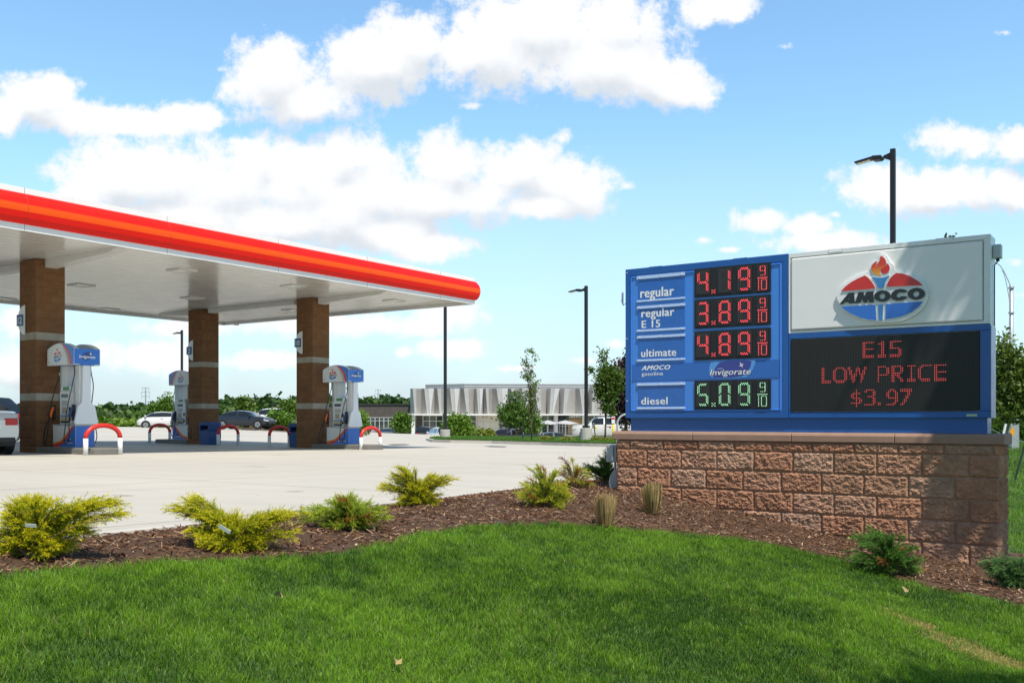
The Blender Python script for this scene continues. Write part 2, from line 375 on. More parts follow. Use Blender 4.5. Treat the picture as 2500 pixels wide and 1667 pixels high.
# ------------------------------------------------------------------ ground sheets
def m_concrete():
    m = mat('forecourt concrete', (.57, .53, .47), .75, bump=.25, bscale=60, bdist=.004); nt = m.node_tree; N = nt.nodes; L = nt.links; b = N['Principled BSDF']
    tc = N.new('ShaderNodeTexCoord'); sp = N.new('ShaderNodeSeparateXYZ'); L.new(tc.outputs['Object'], sp.inputs[0])
    def Mn(op, a, b_=None):
        n = N.new('ShaderNodeMath'); n.operation = op
        for i, x in enumerate((a, b_)):
            if x is None: continue
            if isinstance(x, (int, float)): n.inputs[i].default_value = x
            else: L.new(x, n.inputs[i])
        return n.outputs[0]
    def joint(o, pitch, off):
        d = Mn('ABSOLUTE', Mn('SUBTRACT', Mn('FRACT', Mn('DIVIDE', Mn('ADD', o, off), pitch)), .5))
        return Mn('GREATER_THAN', d, .5-.014/pitch)
    j = Mn('MAXIMUM', joint(sp.outputs[0], 4.6, 1.7), joint(sp.outputs[1], 4.6, .9))
    def noise(scale, sx, sy, det=6, r=.6):
        mp = N.new('ShaderNodeMapping'); mp.inputs['Scale'].default_value = (sx, sy, 1); L.new(tc.outputs['Object'], mp.inputs[0])
        n = N.new('ShaderNodeTexNoise'); n.inputs['Scale'].default_value = scale; n.inputs['Detail'].default_value = det; n.inputs['Roughness'].default_value = r
        L.new(mp.outputs[0], n.inputs[0]); return n.outputs[0]
    big = noise(.22, 1, 1); fine = noise(3.0, 1, 1, 10, .7); streak = noise(1.1, .28, 2.4, 7, .55); streak2 = noise(.5, 3.0, .18, 6, .6)
    v = Mn('ADD', Mn('ADD', Mn('MULTIPLY', Mn('SUBTRACT', big, .5), .36), Mn('MULTIPLY', Mn('SUBTRACT', fine, .5), .16)), Mn('MULTIPLY', Mn('SUBTRACT', streak, .5), .22))
    tyre = N.new('ShaderNodeMapRange'); L.new(streak2, tyre.inputs[0]); tyre.inputs[1].default_value = .58; tyre.inputs[2].default_value = .72; tyre.inputs[3].default_value = 0; tyre.inputs[4].default_value = .17
    v = Mn('SUBTRACT', Mn('ADD', v, 1.0), tyre.outputs[0])
    v = Mn('MULTIPLY', v, Mn('SUBTRACT', 1.0, Mn('MULTIPLY', j, .6)))
    sp1 = N.new('ShaderNodeTexVoronoi'); sp1.inputs['Scale'].default_value = 1.3; L.new(tc.outputs['Object'], sp1.inputs['Vector'])
    spot = N.new('ShaderNodeMapRange'); L.new(sp1.outputs['Distance'], spot.inputs[0]); spot.inputs[1].default_value = .025; spot.inputs[2].default_value = .05; spot.inputs[3].default_value = .55; spot.inputs[4].default_value = 1.0
    v = Mn('MULTIPLY', v, spot.outputs[0])
    # oil drips where cars stand by the pumps, and a few larger old stains
    def blotch(u0, v0, ru, rv, amt):
        du = Mn('DIVIDE', Mn('SUBTRACT', sp.outputs[0], u0), ru); dv = Mn('DIVIDE', Mn('SUBTRACT', sp.outputs[1], v0), rv)
        d = Mn('ADD', Mn('SQRT', Mn('ADD', Mn('MULTIPLY', du, du), Mn('MULTIPLY', dv, dv))), Mn('MULTIPLY', Mn('SUBTRACT', fine, .5), 1.6))
        r_ = N.new('ShaderNodeMapRange'); L.new(d, r_.inputs[0]); r_.inputs[1].default_value = .45; r_.inputs[2].default_value = 1.1; r_.inputs[3].default_value = amt; r_.inputs[4].default_value = 0
        return Mn('SUBTRACT', 1.0, r_.outputs[0])
    for b_ in ((-23.5, 12.6, 2.2, .7, .25), (-23.0, 22.4, 2.0, .8, .25), (-19.5, 17.5, .5, .35, .18), (-14.0, 12.0, .35, .25, .25), (-11.5, 16.5, 1.1, .5, .12), (-31.5, 22.6, 2.2, .7, .25), (-12.5, 22.0, .4, 1.2, .15), (-9.0, 6.0, .14, .10, .45), (-8.2, 7.6, .10, .12, .4), (-16, 30, 2.5, .5, .12)):
        v = Mn('MULTIPLY', v, blotch(*b_))
    cc = N.new('ShaderNodeCombineColor'); [L.new(v, cc.inputs[k]) for k in range(3)]
    mx = N.new('ShaderNodeMix'); mx.data_type = 'RGBA'; mx.blend_type = 'MULTIPLY'; mx.inputs[0].default_value = 1; mx.inputs[6].default_value = (.46, .43, .375, 1)
    L.new(cc.outputs[0], mx.inputs[7]); L.new(mx.outputs[2], b.inputs['Base Color'])
    return m
CONC = m_concrete()
KERB = mat('kerb concrete', (.50, .47, .42), .8, var=.12, vscale=3, bump=.3, bscale=90, bdist=.004)
SOILM = mat('soil under lawn', (.045, .10, .012), .95, var=.3, vscale=8)
BEDM = mat('bark soil', (.075, .038, .02), .95, var=.35, vscale=14, bump=.8, bscale=60, bdist=.02)
FIELD = mat('field green', (.06, .10, .02), .95, var=.35, vscale=.25)
ASPH = mat('asphalt', (.07, .07, .072), .9, var=.15, vscale=2)

def struct(o): return tag(o, kind='structure')
def grid_obj(name, us, vs, zf, m, local=True):
    """us may be a function v -> list of u"""
    V = []; n = None
    for v in vs:
        row = us(v) if callable(us) else us; n = len(row)
        for u in row: V.append((u, v, zf(u, v)))
    q = [(i*n+j, i*n+j+1, (i+1)*n+j+1, (i+1)*n+j) for i in range(len(vs)-1) for j in range(n-1)]
    o = np_mesh(name, V, q, m, smooth=True)
    if local: o.rotation_euler = (0, 0, TH)
    return struct(o)

# far ground under everything
gx = sorted(set([-1500, -900, -500, -300, -200, -150] + list(range(-120, 121, 6)) + [150, 200, 300, 500, 900, 1500]))
gy = sorted(set([-200, -100, -60, -40, -30] + list(range(-24, 133, 3)) + [140, 150, 170, 200, 260, 350, 500, 800, 1400, 2200]))
def zfar(x, y):
    u, v = UV(x, y); return zg(u, v)-0.12 - (0.004*max(0, y-140))
grid_obj('ground', gx, gy, zfar, FIELD, local=False)

# pavement of the forecourt and lots; on the left it ends at the green verge
def pav_us(v):
    e = float(edge_u(v)); offs = [0, .25, .5, 1, 1.5, 2.2, 3, 4, 5.5, 7, 9, 11, 13.5, 16, 18.5, 21, 24, 27, 30, 34, 38, 42, 46, 50, 55, 60, 66, 72, 80, 90, 100]
    left = -83.0 if v < 60 else -83.0 + (v-60)*0.0
    return [max(e-o, left) for o in offs]
pv = [-20, -12, -6, -3] + [x*.5 for x in range(0, 40)] + list(range(20, 60, 1)) + [x*1.0 for x in range(60, 118, 1)]
def pav_z(u, v): return ZC-float(h_site(u, v))
def build_pavement():
    V = []; Q = []; n = 31
    for v in pv: V += [(u, v, pav_z(u, v)) for u in pav_us(v)]
    for i in range(len(pv)-1):
        for j in range(n-1):
            vm = (pv[i]+pv[i+1])/2; um = V[i*n+j][0]; X, Y = XY(um, vm)
            if V[i*n+j][0]-V[i*n+j+1][0] < 1e-6: continue
            if vm > 57 and um < -52 and Y < 130 and X < -30: continue          # green verge on the far left
            Q.append((i*n+j+1, i*n+j, (i+1)*n+j, (i+1)*n+j+1))
    o = np_mesh('pavement', V, Q, CONC, smooth=True); o.rotation_euler = (0, 0, TH); struct(o)
build_pavement()

# outline between lawn and bark bed, traced on the ground
LP = [at(px, py) for px, py in ((0,1424),(170,1402),(372,1382),(520,1380),(638,1380),(780,1371),(903,1350),(1020,1314),(1100,1296),(1170,1288),(1330,1287),(1480,1295),(1600,1303),(1810,1322),(1920,1343),(2020,1368),(2120,1398),(2232,1430),(2370,1462),(2500,1488))]
LU = [UV(p.x, p.y) for p in LP]
d0 = (LU[0][0]-LU[1][0], LU[0][1]-LU[1][1])
BED = [(-5.2, -14.0), (LU[0][0]+d0[0]*2-0.2, LU[0][1]+d0[1]*2), ] + LU + [(LU[-1][0]+.5, LU[-1][1]+.6), (1.0, 9.3), (.2, 10.6), (-1.4, 11.3), (-4.6, 11.5), (-6.3, 13.0), (-7.12, 13.6)]
BED += [(float(edge_u(v)), v) for v in (13, 12, 10, 8, 6, 5, 4, 3, 2, 0, -4, -10, -14)]
BEDP = np.array(BED)
def inpoly(pu, pv_, poly=None):
    P = BEDP if poly is None else np.asarray(poly); pu = np.asarray(pu, float); pv_ = np.asarray(pv_, float)
    c = np.zeros(pu.shape, bool); n = len(P); j = n-1
    for i in range(n):
        xi, yi = P[i]; xj, yj = P[j]
        if abs(yj-yi) > 1e-9:
            cond = ((yi > pv_) != (yj > pv_)) & (pu < (xj-xi)*(pv_-yi)/(yj-yi)+xi); c ^= cond
        j = i
    return c
def landscape():
    vs = np.concatenate([np.arange(-14, -1, .5), np.arange(-1, 15, .09), np.arange(15, 44.3, .8)]); offs = np.concatenate([np.arange(0, 9.0, .09), np.arange(9, 70, 1.5)])
    E = edge_u(vs)[:, None]; Ug = E+offs[None, :]; Vg = np.repeat(vs[:, None], len(offs), 1)
    Z = ZC-h_all(Ug+1e-4, Vg)
    bump = (fbm(np.stack([Ug.ravel()*1.3, Vg.ravel()*1.3, Vg.ravel()*0], 1), 4)-.5).reshape(Ug.shape)
    bed = inpoly(Ug.ravel(), Vg.ravel()).reshape(Ug.shape)
    fade = np.clip((Ug-E)/.5, 0, 1)
    lump = (fbm(np.stack([Ug.ravel()*9, Vg.ravel()*9, Vg.ravel()*0], 1), 3)-.5).reshape(Ug.shape)
    Z = Z+bump*.06*fade+np.where(bed, (lump*.035+.02)*fade, 0.0)+.012
    n = len(offs); V = np.stack([Ug.ravel(), Vg.ravel(), Z.ravel()], 1)
    i, j = np.meshgrid(np.arange(len(vs)-1), np.arange(n-1), indexing='ij'); a = (i*n+j).ravel()
    Q = np.stack([a, a+1, a+n+1, a+n], 1)
    cen = V[Q].mean(1); inb = inpoly(cen[:, 0], cen[:, 1])
    for nm, sel, mm in (('lawn_soil', ~inb, SOILM), ('mulch_bed', inb, BEDM)):
        q = Q[sel]; used, inv = np.unique(q.ravel(), return_inverse=True)
        o = np_mesh(nm, V[used], inv.reshape(-1, 4), mm, smooth=True); o.rotation_euler = (0, 0, TH); struct(o)
    return vs, offs, Z
LS = landscape()
def zland(u, v):
    """height of the modelled landscape, vectorised (bilinear in the grid)"""
    vs, offs, Z = LS; u = np.asarray(u, float); v = np.asarray(v, float)
    o = u-edge_u(v); iv = np.clip(np.searchsorted(vs, v)-1, 0, len(vs)-2); io = np.clip(np.searchsorted(offs, o)-1, 0, len(offs)-2)
    tv = np.clip((v-vs[iv])/(vs[iv+1]-vs[iv]), 0, 1); to = np.clip((o-offs[io])/(offs[io+1]-offs[io]), 0, 1)
    return (Z[iv, io]*(1-tv)*(1-to)+Z[iv+1, io]*tv*(1-to)+Z[iv, io+1]*(1-tv)*to+Z[iv+1, io+1]*tv*to)
def gpos(px, py):
    p = at(px, py); u, v = UV(p.x, p.y)
    if u > edge_u(v): p.z = float(zland(u, v))
    return p
# kerb face along the planted edge of the forecourt
def kerb_strip():
    V = []; Q = []
    vs = np.arange(-14, 44, .5)
    for v in vs:
        e = float(edge_u(v)); z = ZC-float(h_site(e, v))
        for du, dz in ((-.14, .004), (-.135, .022), (.0, .024), (.02, -.12)): V.append((e+du, v, z+dz))
    for i in range(len(vs)-1):
        for j in range(3): a = i*4+j; Q.append((a, a+4, a+5, a+1))
    o = np_mesh('forecourt_kerb', V, [q[::-1] for q in Q], KERB); o.rotation_euler = (0, 0, TH); struct(o)
kerb_strip()

# ------------------------------------------------------------------ grass blades and bark chips (nobody could count them)
GRASSM = mat('grass blades', attr=True, rough=.45, spec=.35, transl=.35)
BARKM = mat('bark chips', attr=True, rough=.85, spec=.2)
def visible(u, v, m=380):
    X = u*CT-v*ST; Y = u*ST+v*CT; z = zland(u, v)
    px = CX+F*X/np.maximum(Y, .3); py = CY+F*(ZC-z)/np.maximum(Y, .3)
    return (Y > 2.2) & (px > -m) & (px < 2500+m) & (py < 1667+m*.7)
def blades(name, P, ln, wd, colA, label, tan=None, lean=.55):
    n = len(P); a = rng.uniform(0, 2*np.pi, n); side = np.stack([np.cos(a), np.sin(a), np.zeros(n)], 1)
    b = rng.uniform(0, 2*np.pi, n); L_ = ln*rng.uniform(.55, 1.25, n); W_ = wd*rng.uniform(.7, 1.3, n)
    k = rng.uniform(.05, lean*1.15, n)
    dr = np.stack([np.cos(b)*k, np.sin(b)*k, np.ones(n)], 1); dr /= np.linalg.norm(dr, axis=1)[:, None]
    bend = np.stack([np.cos(b), np.sin(b), -0.25*np.ones(n)], 1)*(rng.uniform(0, .55, n)*k*1.6)[:, None]
    p1 = P+dr*(L_*.55)[:, None]; p2 = P+(dr+bend)*L_[:, None]
    s = side*W_[:, None]*.5
    V = np.empty((n, 5, 3)); V[:, 0] = P-s; V[:, 1] = P+s; V[:, 2] = p1+s*.85; V[:, 3] = p1-s*.85; V[:, 4] = p2
    i = np.arange(n)[:, None]*5; Q = i+np.array([[0, 1, 2, 3]]); T = i+np.array([[3, 2, 4]])
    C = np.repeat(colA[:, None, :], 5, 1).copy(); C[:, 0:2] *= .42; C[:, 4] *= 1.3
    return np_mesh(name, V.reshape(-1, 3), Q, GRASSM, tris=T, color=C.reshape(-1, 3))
def lawn():
    pos = []
    def sample(u0, u1, v0, v1, dens, cond):
        n = int((u1-u0)*(v1-v0)*dens); u = rng.uniform(u0, u1, n); v = rng.uniform(v0, v1, n)
        k = (u > edge_u(v)+.05) & cond(u, v); u, v = u[k], v[k]
        j = rng.normal(0, .02, (2, len(u))); k = ~inpoly(u+j[0], v+j[1]) & visible(u, v) & ~((u > -5.2) & (u < -1.25) & (v > 9.55) & (v < 10.1)); return u[k], v[k]
    near = lambda u, v: (u*ST+v*CT) < 6.4
    far = lambda u, v: ((u*ST+v*CT) >= 6.4) & (v < 9.7)
    a = sample(-6, 4, -1, 9.8, 16500, near); b = sample(-6, 4, 1, 9.8, 10500, far); c = sample(-4, 14, 9.7, 20, 1300, lambda u, v: v > 9.7); d = sample(-6, 26, 20, 44, 300, lambda u, v: v > 20)
    u = np.concatenate([a[0], b[0], c[0], d[0]]); v = np.concatenate([a[1], b[1], c[1], d[1]])
    sc = np.concatenate([np.full(len(a[0]), 1.0), np.full(len(b[0]), 1.12), np.full(len(c[0]), 1.9), np.full(len(d[0]), 3.2)])
    P = np.stack([u, v, zland(u, v)-.006], 1)
    n1 = fbm(np.stack([u*.9, v*.9, u*0+3], 1), 3); n2 = fbm(np.stack([u*4.2, v*4.2, u*0+8], 1), 3); n3 = fbm(np.stack([u*14, v*14, u*0+1], 1), 2)
    t = np.clip((n1-.5)*1.6+(n2-.5)*1.5+(n3-.5)*1.2+.5+rng.normal(0, .36, len(u)), 0, 1)[:, None]
    c0 = np.array([.026, .088, .003]); c1 = np.array([.205, .390, .020]); C = c0+(c1-c0)*t
    yel = rng.random(len(u)) < (.045+.12*np.clip((n2-.55)*5, 0, 1)); C[yel] = np.array([.24, .27, .07])*rng.uniform(.6, 1.2, (yel.sum(), 1))
    # a worn straw-coloured streak at the lower right
    A = np.array([UV(*at(2195, 1515).xy), UV(*at(2320, 1570).xy), UV(*at(2450, 1622).xy)]); dist = np.full(len(u), 9.0)
    for k in range(2):
        p, q = A[k], A[k+1]; w = q-p; s = np.clip(((u-p[0])*w[0]+(v-p[1])*w[1])/(w@w), 0, 1); dist = np.minimum(dist, np.hypot(u-p[0]-s*w[0], v-p[1]-s*w[1]))
    dry = (dist+rng.normal(0, .05, len(u))+(n3-.5)*.22+(n2-.5)*.2) < .13
    C[dry] = np.array([.66, .44, .15])*rng.uniform(.55, 1.15, (dry.sum(), 1))
    wide = rng.random(len(u)) < .03; C[wide] = C[wide]*.5+np.array([.20, .30, .05])*.6
    sc = np.where(wide, sc*1.5, sc)
    hgt = np.where(dry, .024, .027+.034*n2)*np.where(sc > 1.5, sc*.75, 1)
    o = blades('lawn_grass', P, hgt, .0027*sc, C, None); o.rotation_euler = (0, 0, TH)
    tag(o, 'dense green mown lawn grass in the foreground and behind the wall', 'grass', kind='stuff')
lawn()
def chips():
    n = 115000; u = rng.uniform(-8, 2, n); v = rng.uniform(-1, 13.6, n)
    k = inpoly(u, v) & visible(u, v) & (u > edge_u(v)+.03) & ~((u > -5.17) & (u < -1.3) & (v > 9.6)); u, v = u[k], v[k]; n = len(u)
    L_ = rng.gamma(2.2, .012, n)+.010; L_ = np.clip(L_, .012, .11); W_ = rng.uniform(.004, .013, n); Tk = rng.uniform(.002, .005, n)
    a = rng.uniform(0, 2*np.pi, n); e = rng.normal(0, .28, n)
    dx = np.stack([np.cos(a)*np.cos(e), np.sin(a)*np.cos(e), np.sin(e)], 1)
    up = np.stack([rng.normal(0, .3, n), rng.normal(0, .3, n), np.ones(n)], 1); dy = np.cross(up, dx); dy /= np.linalg.norm(dy, axis=1)[:, None]; dz = np.cross(dx, dy)
    P = np.stack([u, v, zland(u, v)+rng.uniform(.0, .018, n)], 1)
    V = np.empty((n, 8, 3)); k = 0
    for sz in (-1, 1):
        for (sx, sy) in ((-1, -1), (1, -1), (1, 1), (-1, 1)):
            V[:, k] = P+dx*(L_*.5*sx)[:, None]+dy*(W_*.5*sy*(1 if sx < 0 else .6))[:, None]+dz*(Tk*sz*.5)[:, None]; k += 1
    i = np.arange(n)[:, None]*8; Q = np.concatenate([i+np.array([[4, 5, 6, 7]]), i+np.array([[0, 1, 5, 4]]), i+np.array([[1, 2, 6, 5]]), i+np.array([[2, 3, 7, 6]]), i+np.array([[3, 0, 4, 7]])])
    pal = np.array([[.070, .030, .014], [.14, .068, .036], [.22, .118, .066], [.31, .19, .12], [.50, .36, .25]]); ci = rng.choice(5, n, p=[.26, .30, .24, .14, .06])
    C = pal[ci]*rng.uniform(.75, 1.25, (n, 1)); C = np.repeat(C, 8, 0)
    o = np_mesh('bark_mulch', V.reshape(-1, 3), Q, BARKM, color=C); o.rotation_euler = (0, 0, TH)
    tag(o, 'brown shredded bark mulch covering the planting bed by the sign', 'mulch', kind='stuff')
chips()

# ------------------------------------------------------------------ split-face masonry
ROCK = mat('split face block', attr=True, rough=.92, spec=.2, bump=.9, bscale=55, bdist=.012, var=.22, vscale=22)
def block_faces(cells, res=(34, 17), depth=.018, seed=0.0, joint=.005, cham=.016):
    """cells: list of (origin, xdir, zdir, normal, w, h, colour). Each becomes a rough bulging face. returns arrays"""
    VV = []; QQ = []; CC = []; base = 0
    for k, (o, xd, zd, nd, w, h, col) in enumerate(cells):
        nx = max(4, int(res[0]*w/.4)); nz = max(4, int(res[1]*h/.2))
        xs = np.concatenate([[0, .0], np.linspace(0, 1, nx)[1:-1], [1, 1]]); zs = np.concatenate([[0, 0], np.linspace(0, 1, nz)[1:-1], [1, 1]])
        X, Z = np.meshgrid(xs*(w-joint)+joint/2, zs*(h-joint)+joint/2)
        flat = np.stack([X.ravel()*13+k*3.7+seed, Z.ravel()*17+k*1.3, np.full(X.size, k*.77)], 1)
        wv = flat+np.stack([fbm(flat*1.3+5, 2), fbm(flat*1.3+9, 2), flat[:, 2]*0], 1)*1.2
        n = (1-np.abs(2*fbm(wv, 5, .68)-1))*.55+fbm(flat*2.6+31, 4, .7)*.75
        ex = np.minimum(X-joint/2, w-joint/2-X)/cham; ez = np.minimum(Z-joint/2, h-joint/2-Z)/cham; e = np.clip(np.minimum(ex, ez), 0, 1).ravel()
        D = e*np.maximum(.001+depth*(n-.42)*1.9, -.0015)
        D = D.reshape(X.shape)
        D[0, :] = D[-1, :] = -.006; D[:, 0] = D[:, -1] = -.006
        D = D.ravel()
        P = np.array(o)[None]+X.ravel()[:, None]*np.array(xd)+Z.ravel()[:, None]*np.array(zd)+D[:, None]*np.array(nd)
        nr, nc = X.shape; i, j = np.meshgrid(np.arange(nr-1), np.arange(nc-1), indexing='ij'); a = (i*nc+j).ravel()+base
        QQ.append(np.stack([a, a+1, a+nc+1, a+nc], 1)); VV.append(P)
        mot = fbm(np.stack([X.ravel()*4+k*5.1, Z.ravel()*4, np.full(X.size, seed+k)], 1), 3)[:, None]
        CC.append(np.array(col)[None]*(.72+.56*mot)); base += X.size
    return np.concatenate(VV), np.concatenate(QQ), np.concatenate(CC)
WU0, WU1, WV0, WV1 = -5.17, -1.295, 9.61, 10.03
CAPB, CAPT = .765, .862
def wall():
    root = empty('masonry_wall', (*XY(WU0, WV0), 0), TH, 'low pink brown split face block wall with a smooth cap carrying the price sign', 'wall')
    WL = WU1-WU0; WD = WV1-WV0
    MOR = mat('block mortar', (.56, .36, .26), .95, var=.12, vscale=30, bump=.4, bscale=200, bdist=.003)
    MB().box(.004, WL-.004, .004, WD-.004, -.75, CAPB-.003).build('wall_core', MOR, root)
    pal = [(.42, .225, .145), (.405, .205, .125), (.425, .24, .16), (.44, .265, .18), (.415, .23, .145), (.40, .195, .12)]
    cells = []; r = random.Random(5); top = CAPB
    hs = [.10]+[.2032]*7; z = top
    for c, h in enumerate(hs):
        z -= h; offs = -.15 if c % 2 == 0 else -.03
        if c == 0: offs = -.24
        x = offs
        while x < WL:
            x0, x1 = max(x, 0), min(x+.4064, WL)
            if x1-x0 > .03: cells.append(((x0, 0, z), (1, 0, 0), (0, 0, 1), (0, -1, 0), x1-x0, h, r.choice(pal)))
            x += .4064
        for y0, w_ in (((0, .2), (.2, WD-.2)) if c % 2 else ((0, WD),)):
            cells.append(((WL, y0, z), (0, 1, 0), (0, 0, 1), (1, 0, 0), w_, h, r.choice(pal)))
            cells.append(((0, y0+w_, z), (0, -1, 0), (0, 0, 1), (-1, 0, 0), w_, h, r.choice(pal)))
    bk = []; z = top
    for c, h in enumerate(hs):
        z -= h; x = 0
        while x < WL:
            x1 = min(x+.4064, WL); bk.append(((x1, WD, z), (-1, 0, 0), (0, 0, 1), (0, 1, 0), x1-x, h, r.choice(pal))); x = x1
            if WL-x < .03: break
    V, Q, C = block_faces(cells, (56, 28), .021); np_mesh('block_face', V, Q, ROCK, root, color=C)
    V, Q, C = block_faces(bk, (10, 6), .020); np_mesh('block_face', V, Q, ROCK, root, color=C)
    CAP = mat('smooth cap stone', (.32, .195, .14), .8, var=.10, vscale=9, bump=.25, bscale=150, bdist=.003)
    js = [-.045, .92, 1.99, 2.98, WL+.045]
    for a, b in zip(js, js[1:]):
        MB().prism([(-.012, CAPB), (-.030, CAPB+.004), (-.030, CAPT-.030), (-.014, CAPT-.004), (.01, CAPT), (WD+.03, CAPT), (WD+.05, CAPT-.03), (WD+.05, CAPB)], a+.003, b-.003, 'x').build('cap_stone', CAP, root, bevel=.006)
    # electrical fittings on the wall's left end
    GREY = mat('grey cast metal', (.36, .38, .41), .45, metal=.3, var=.08, vscale=30)
    e = empty('conduit_box', (*XY(WU0-.035, WV0+.13), CAPB-.16), TH, 'grey outdoor electrical box fixed high on the left end of the block wall', 'electrical box', 'electrical boxes on the wall end')
    MB().box(-.13, 0, -.09, .09, -.1, .1).build('housing', GREY, e, bevel=.012)
    MB().box(-.05, -.03, -.108, -.088, -.08, .09).build('hinge', GREY, e, bevel=.004)
    for z in (-.06, .07): MB().tube([(-.1, -.088, z), (-.1, -.1, z)], .009, 8).build('screw', GREY, e)
    MB().tube([(-.06, 0, -.1), (-.06, .0, -.25), (-.05, 0, -.34)], .012, 8).build('conduit', GREY, e, smooth=True)
    e = empty('outlet_cover', (*XY(WU0-.035, WV0+.13), CAPB-.50), TH, 'rounded grey weatherproof outlet cover low on the left end of the block wall', 'electrical box', 'electrical boxes on the wall end')
    MB().prism(smooth_loop([(-.08, -.12), (-.02, -.15), (0, -.15), (0, .15), (-.04, .15), (-.09, .10), (-.11, 0)], 1), -.07, .07, 'y').build('cover', GREY, e, bevel=.012)
    MB().tube([(-.05, -.0, -.14), (-.07, -.02, -.25), (-.16, -.05, -.32), (-.12, -.1, -.36)], .006, 6).build('cable', GREY, e)
wall()
# ------------------------------------------------------------------ the price sign
SV = 9.70; SU0 = -5.104
def SP(px, py, v=SV):
    """photo pixel -> (x along the sign, z) on the sign's front plane"""
    r = (px-CX)/F; u = v*(CT*r+ST)/(CT-ST*r); Y = u*ST+v*CT
    return (u-SU0, ZC-(py-CY)/F*Y)
BLUE_D = mat('sign frame blue', (.010, .095, .36), .35, var=.06, vscale=5, coat=.2)
BLUE_M = mat('sign face blue', (.055, .24, .74), .3, var=.05, vscale=3, coat=.3)
BLUE_P = mat('sign plate blue', (.020, .13, .48), .28, var=.10, vscale=7, coat=.4)
BLUE_B = mat('sign band blue', (.03, .145, .50), .35)
ALU = mat('painted aluminium white', (.80, .81, .82), .4, var=.05, vscale=4)
WFACE = mat('sign face white', (.84, .83, .82), .32, var=.035, vscale=2.5, coat=.3)
WLET = mat('white lettering', (.80, .82, .86), .4)
CLEAR = mat('clear plastic rail', (.42, .55, .80), .15, coat=.5)
BLK = mat('display black', (.010, .010, .011), .45)
BLK2 = mat('display module black', (.020, .020, .021), .5)
LETBLK = mat('moulded black letters', (.012, .013, .015), .25, coat=.3)
RED = mat('emblem red', (.62, .028, .02), .35, coat=.3)
EBLUE = mat('emblem blue', (.03, .16, .58), .35, coat=.3)
EBLUE2 = mat('emblem torch blue', (.05, .22, .52), .35, coat=.3)
NAVY = mat('badge violet blue', (.045, .06, .30), .35)
OUTL = mat('lettering outline navy', (.015, .015, .10), .4)
CYAN = mat('badge pale blue', (.10, .32, .72), .4)
LEDR = mat('red led lit', (.5, .02, .02), .5, emit=(1.0, .16, .18), es=1.5)
LEDR2 = mat('red led glow ring', (.25, .005, .01), .6, emit=(.75, .015, .03), es=.42)
LEDM = mat('message led lit', (.4, .02, .02), .5, emit=(1.0, .20, .18), es=.8)
LEDM2 = mat('message led glow', (.08, .003, .005), .6, emit=(.5, .01, .015), es=.22)
LEDG = mat('green led lit', (.3, .5, .3), .5, emit=(.62, 1.0, .72), es=1.3)
LEDG2 = mat('green led glow ring', (.01, .12, .03), .6, emit=(.02, .40, .10), es=.22)
LEDO = mat('led unlit', (.13, .12, .11), .4)
def grad_mat(name, c0, c1, z0, z1, axis=2, rough=.35):
    m = mat(name, c0, rough, coat=.3); N = m.node_tree.nodes; L = m.node_tree.links
    tc = N.new('ShaderNodeTexCoord'); sp = N.new('ShaderNodeSeparateXYZ'); L.new(tc.outputs['Object'], sp.inputs[0])
    mr = N.new('ShaderNodeMapRange'); L.new(sp.outputs[axis], mr.inputs[0]); mr.inputs[1].default_value = z0; mr.inputs[2].default_value = z1
    mx = N.new('ShaderNodeMix'); mx.data_type = 'RGBA'; L.new(mr.outputs[0], mx.inputs[0]); mx.inputs[6].default_value = (*c0, 1); mx.inputs[7].default_value = (*c1, 1)
    L.new(mx.outputs[2], N['Principled BSDF'].inputs['Base Color']); return m
SEG = {'0': 'abcdef', '1': 'bc', '2': 'abged', '3': 'abgcd', '4': 'fgbc', '5': 'afgcd', '6': 'afgedc', '7': 'abc', '8': 'abcdefg', '9': 'abfgcd', '6x': 'afgecd'}
def seg_dots():
    """big digit: two staggered rows of lamps along each rounded stroke; unit box"""
    out = {}
    def line(p, q, n, off):
        dx, dz = q[0]-p[0], q[1]-p[1]; l = math.hypot(dx*.62, dz); nx, nz = -dz/l, dx*.62/l*.62
        return [(p[0]+dx*(i+off)/n, p[1]+dz*(i+off)/n) for i in range(n) if i+off <= n]
    A, B_ = .0, .16
    out['a'] = [(x, 1-A) for x in (.28, .46, .64, .80)]+[(x, 1-A-.055) for x in (.19, .37, .55, .73)]
    out['d'] = [(x, A) for x in (.28, .46, .64, .80)]+[(x, A+.055) for x in (.19, .37, .55, .73)]
    out['g'] = [(x, .52) for x in (.28, .46, .64, .80)]+[(x, .465) for x in (.19, .37, .55, .73)]
    def vert(z0, z1):
        r = []
        for k in range(5):
            z = z0+(z1-z0)*k/4.6; r.append((0.0, z)); r.append((.14, z+.045))
        return r
    out['e'] = vert(.10, .46); out['f'] = vert(.56, .92)
    out['c'] = [(1-x, z) for x, z in out['e']]; out['b'] = [(1-x, z) for x, z in out['f']]
    return out
SEGD = seg_dots()
def small_digit(ch, n=4):
    pts = {'a': [(x, 1) for x in (.15, .5, .85)], 'd': [(x, 0) for x in (.15, .5, .85)], 'g': [(x, .5) for x in (.15, .5, .85)]}
    for k, x, z0 in (('f', 0, .56), ('e', 0, .08), ('b', 1, .56), ('c', 1, .08)): pts[k] = [(x, z0+.36*i/3) for i in range(4)]
    out = []
    for s in SEG[ch]: out += pts[s]
    return out
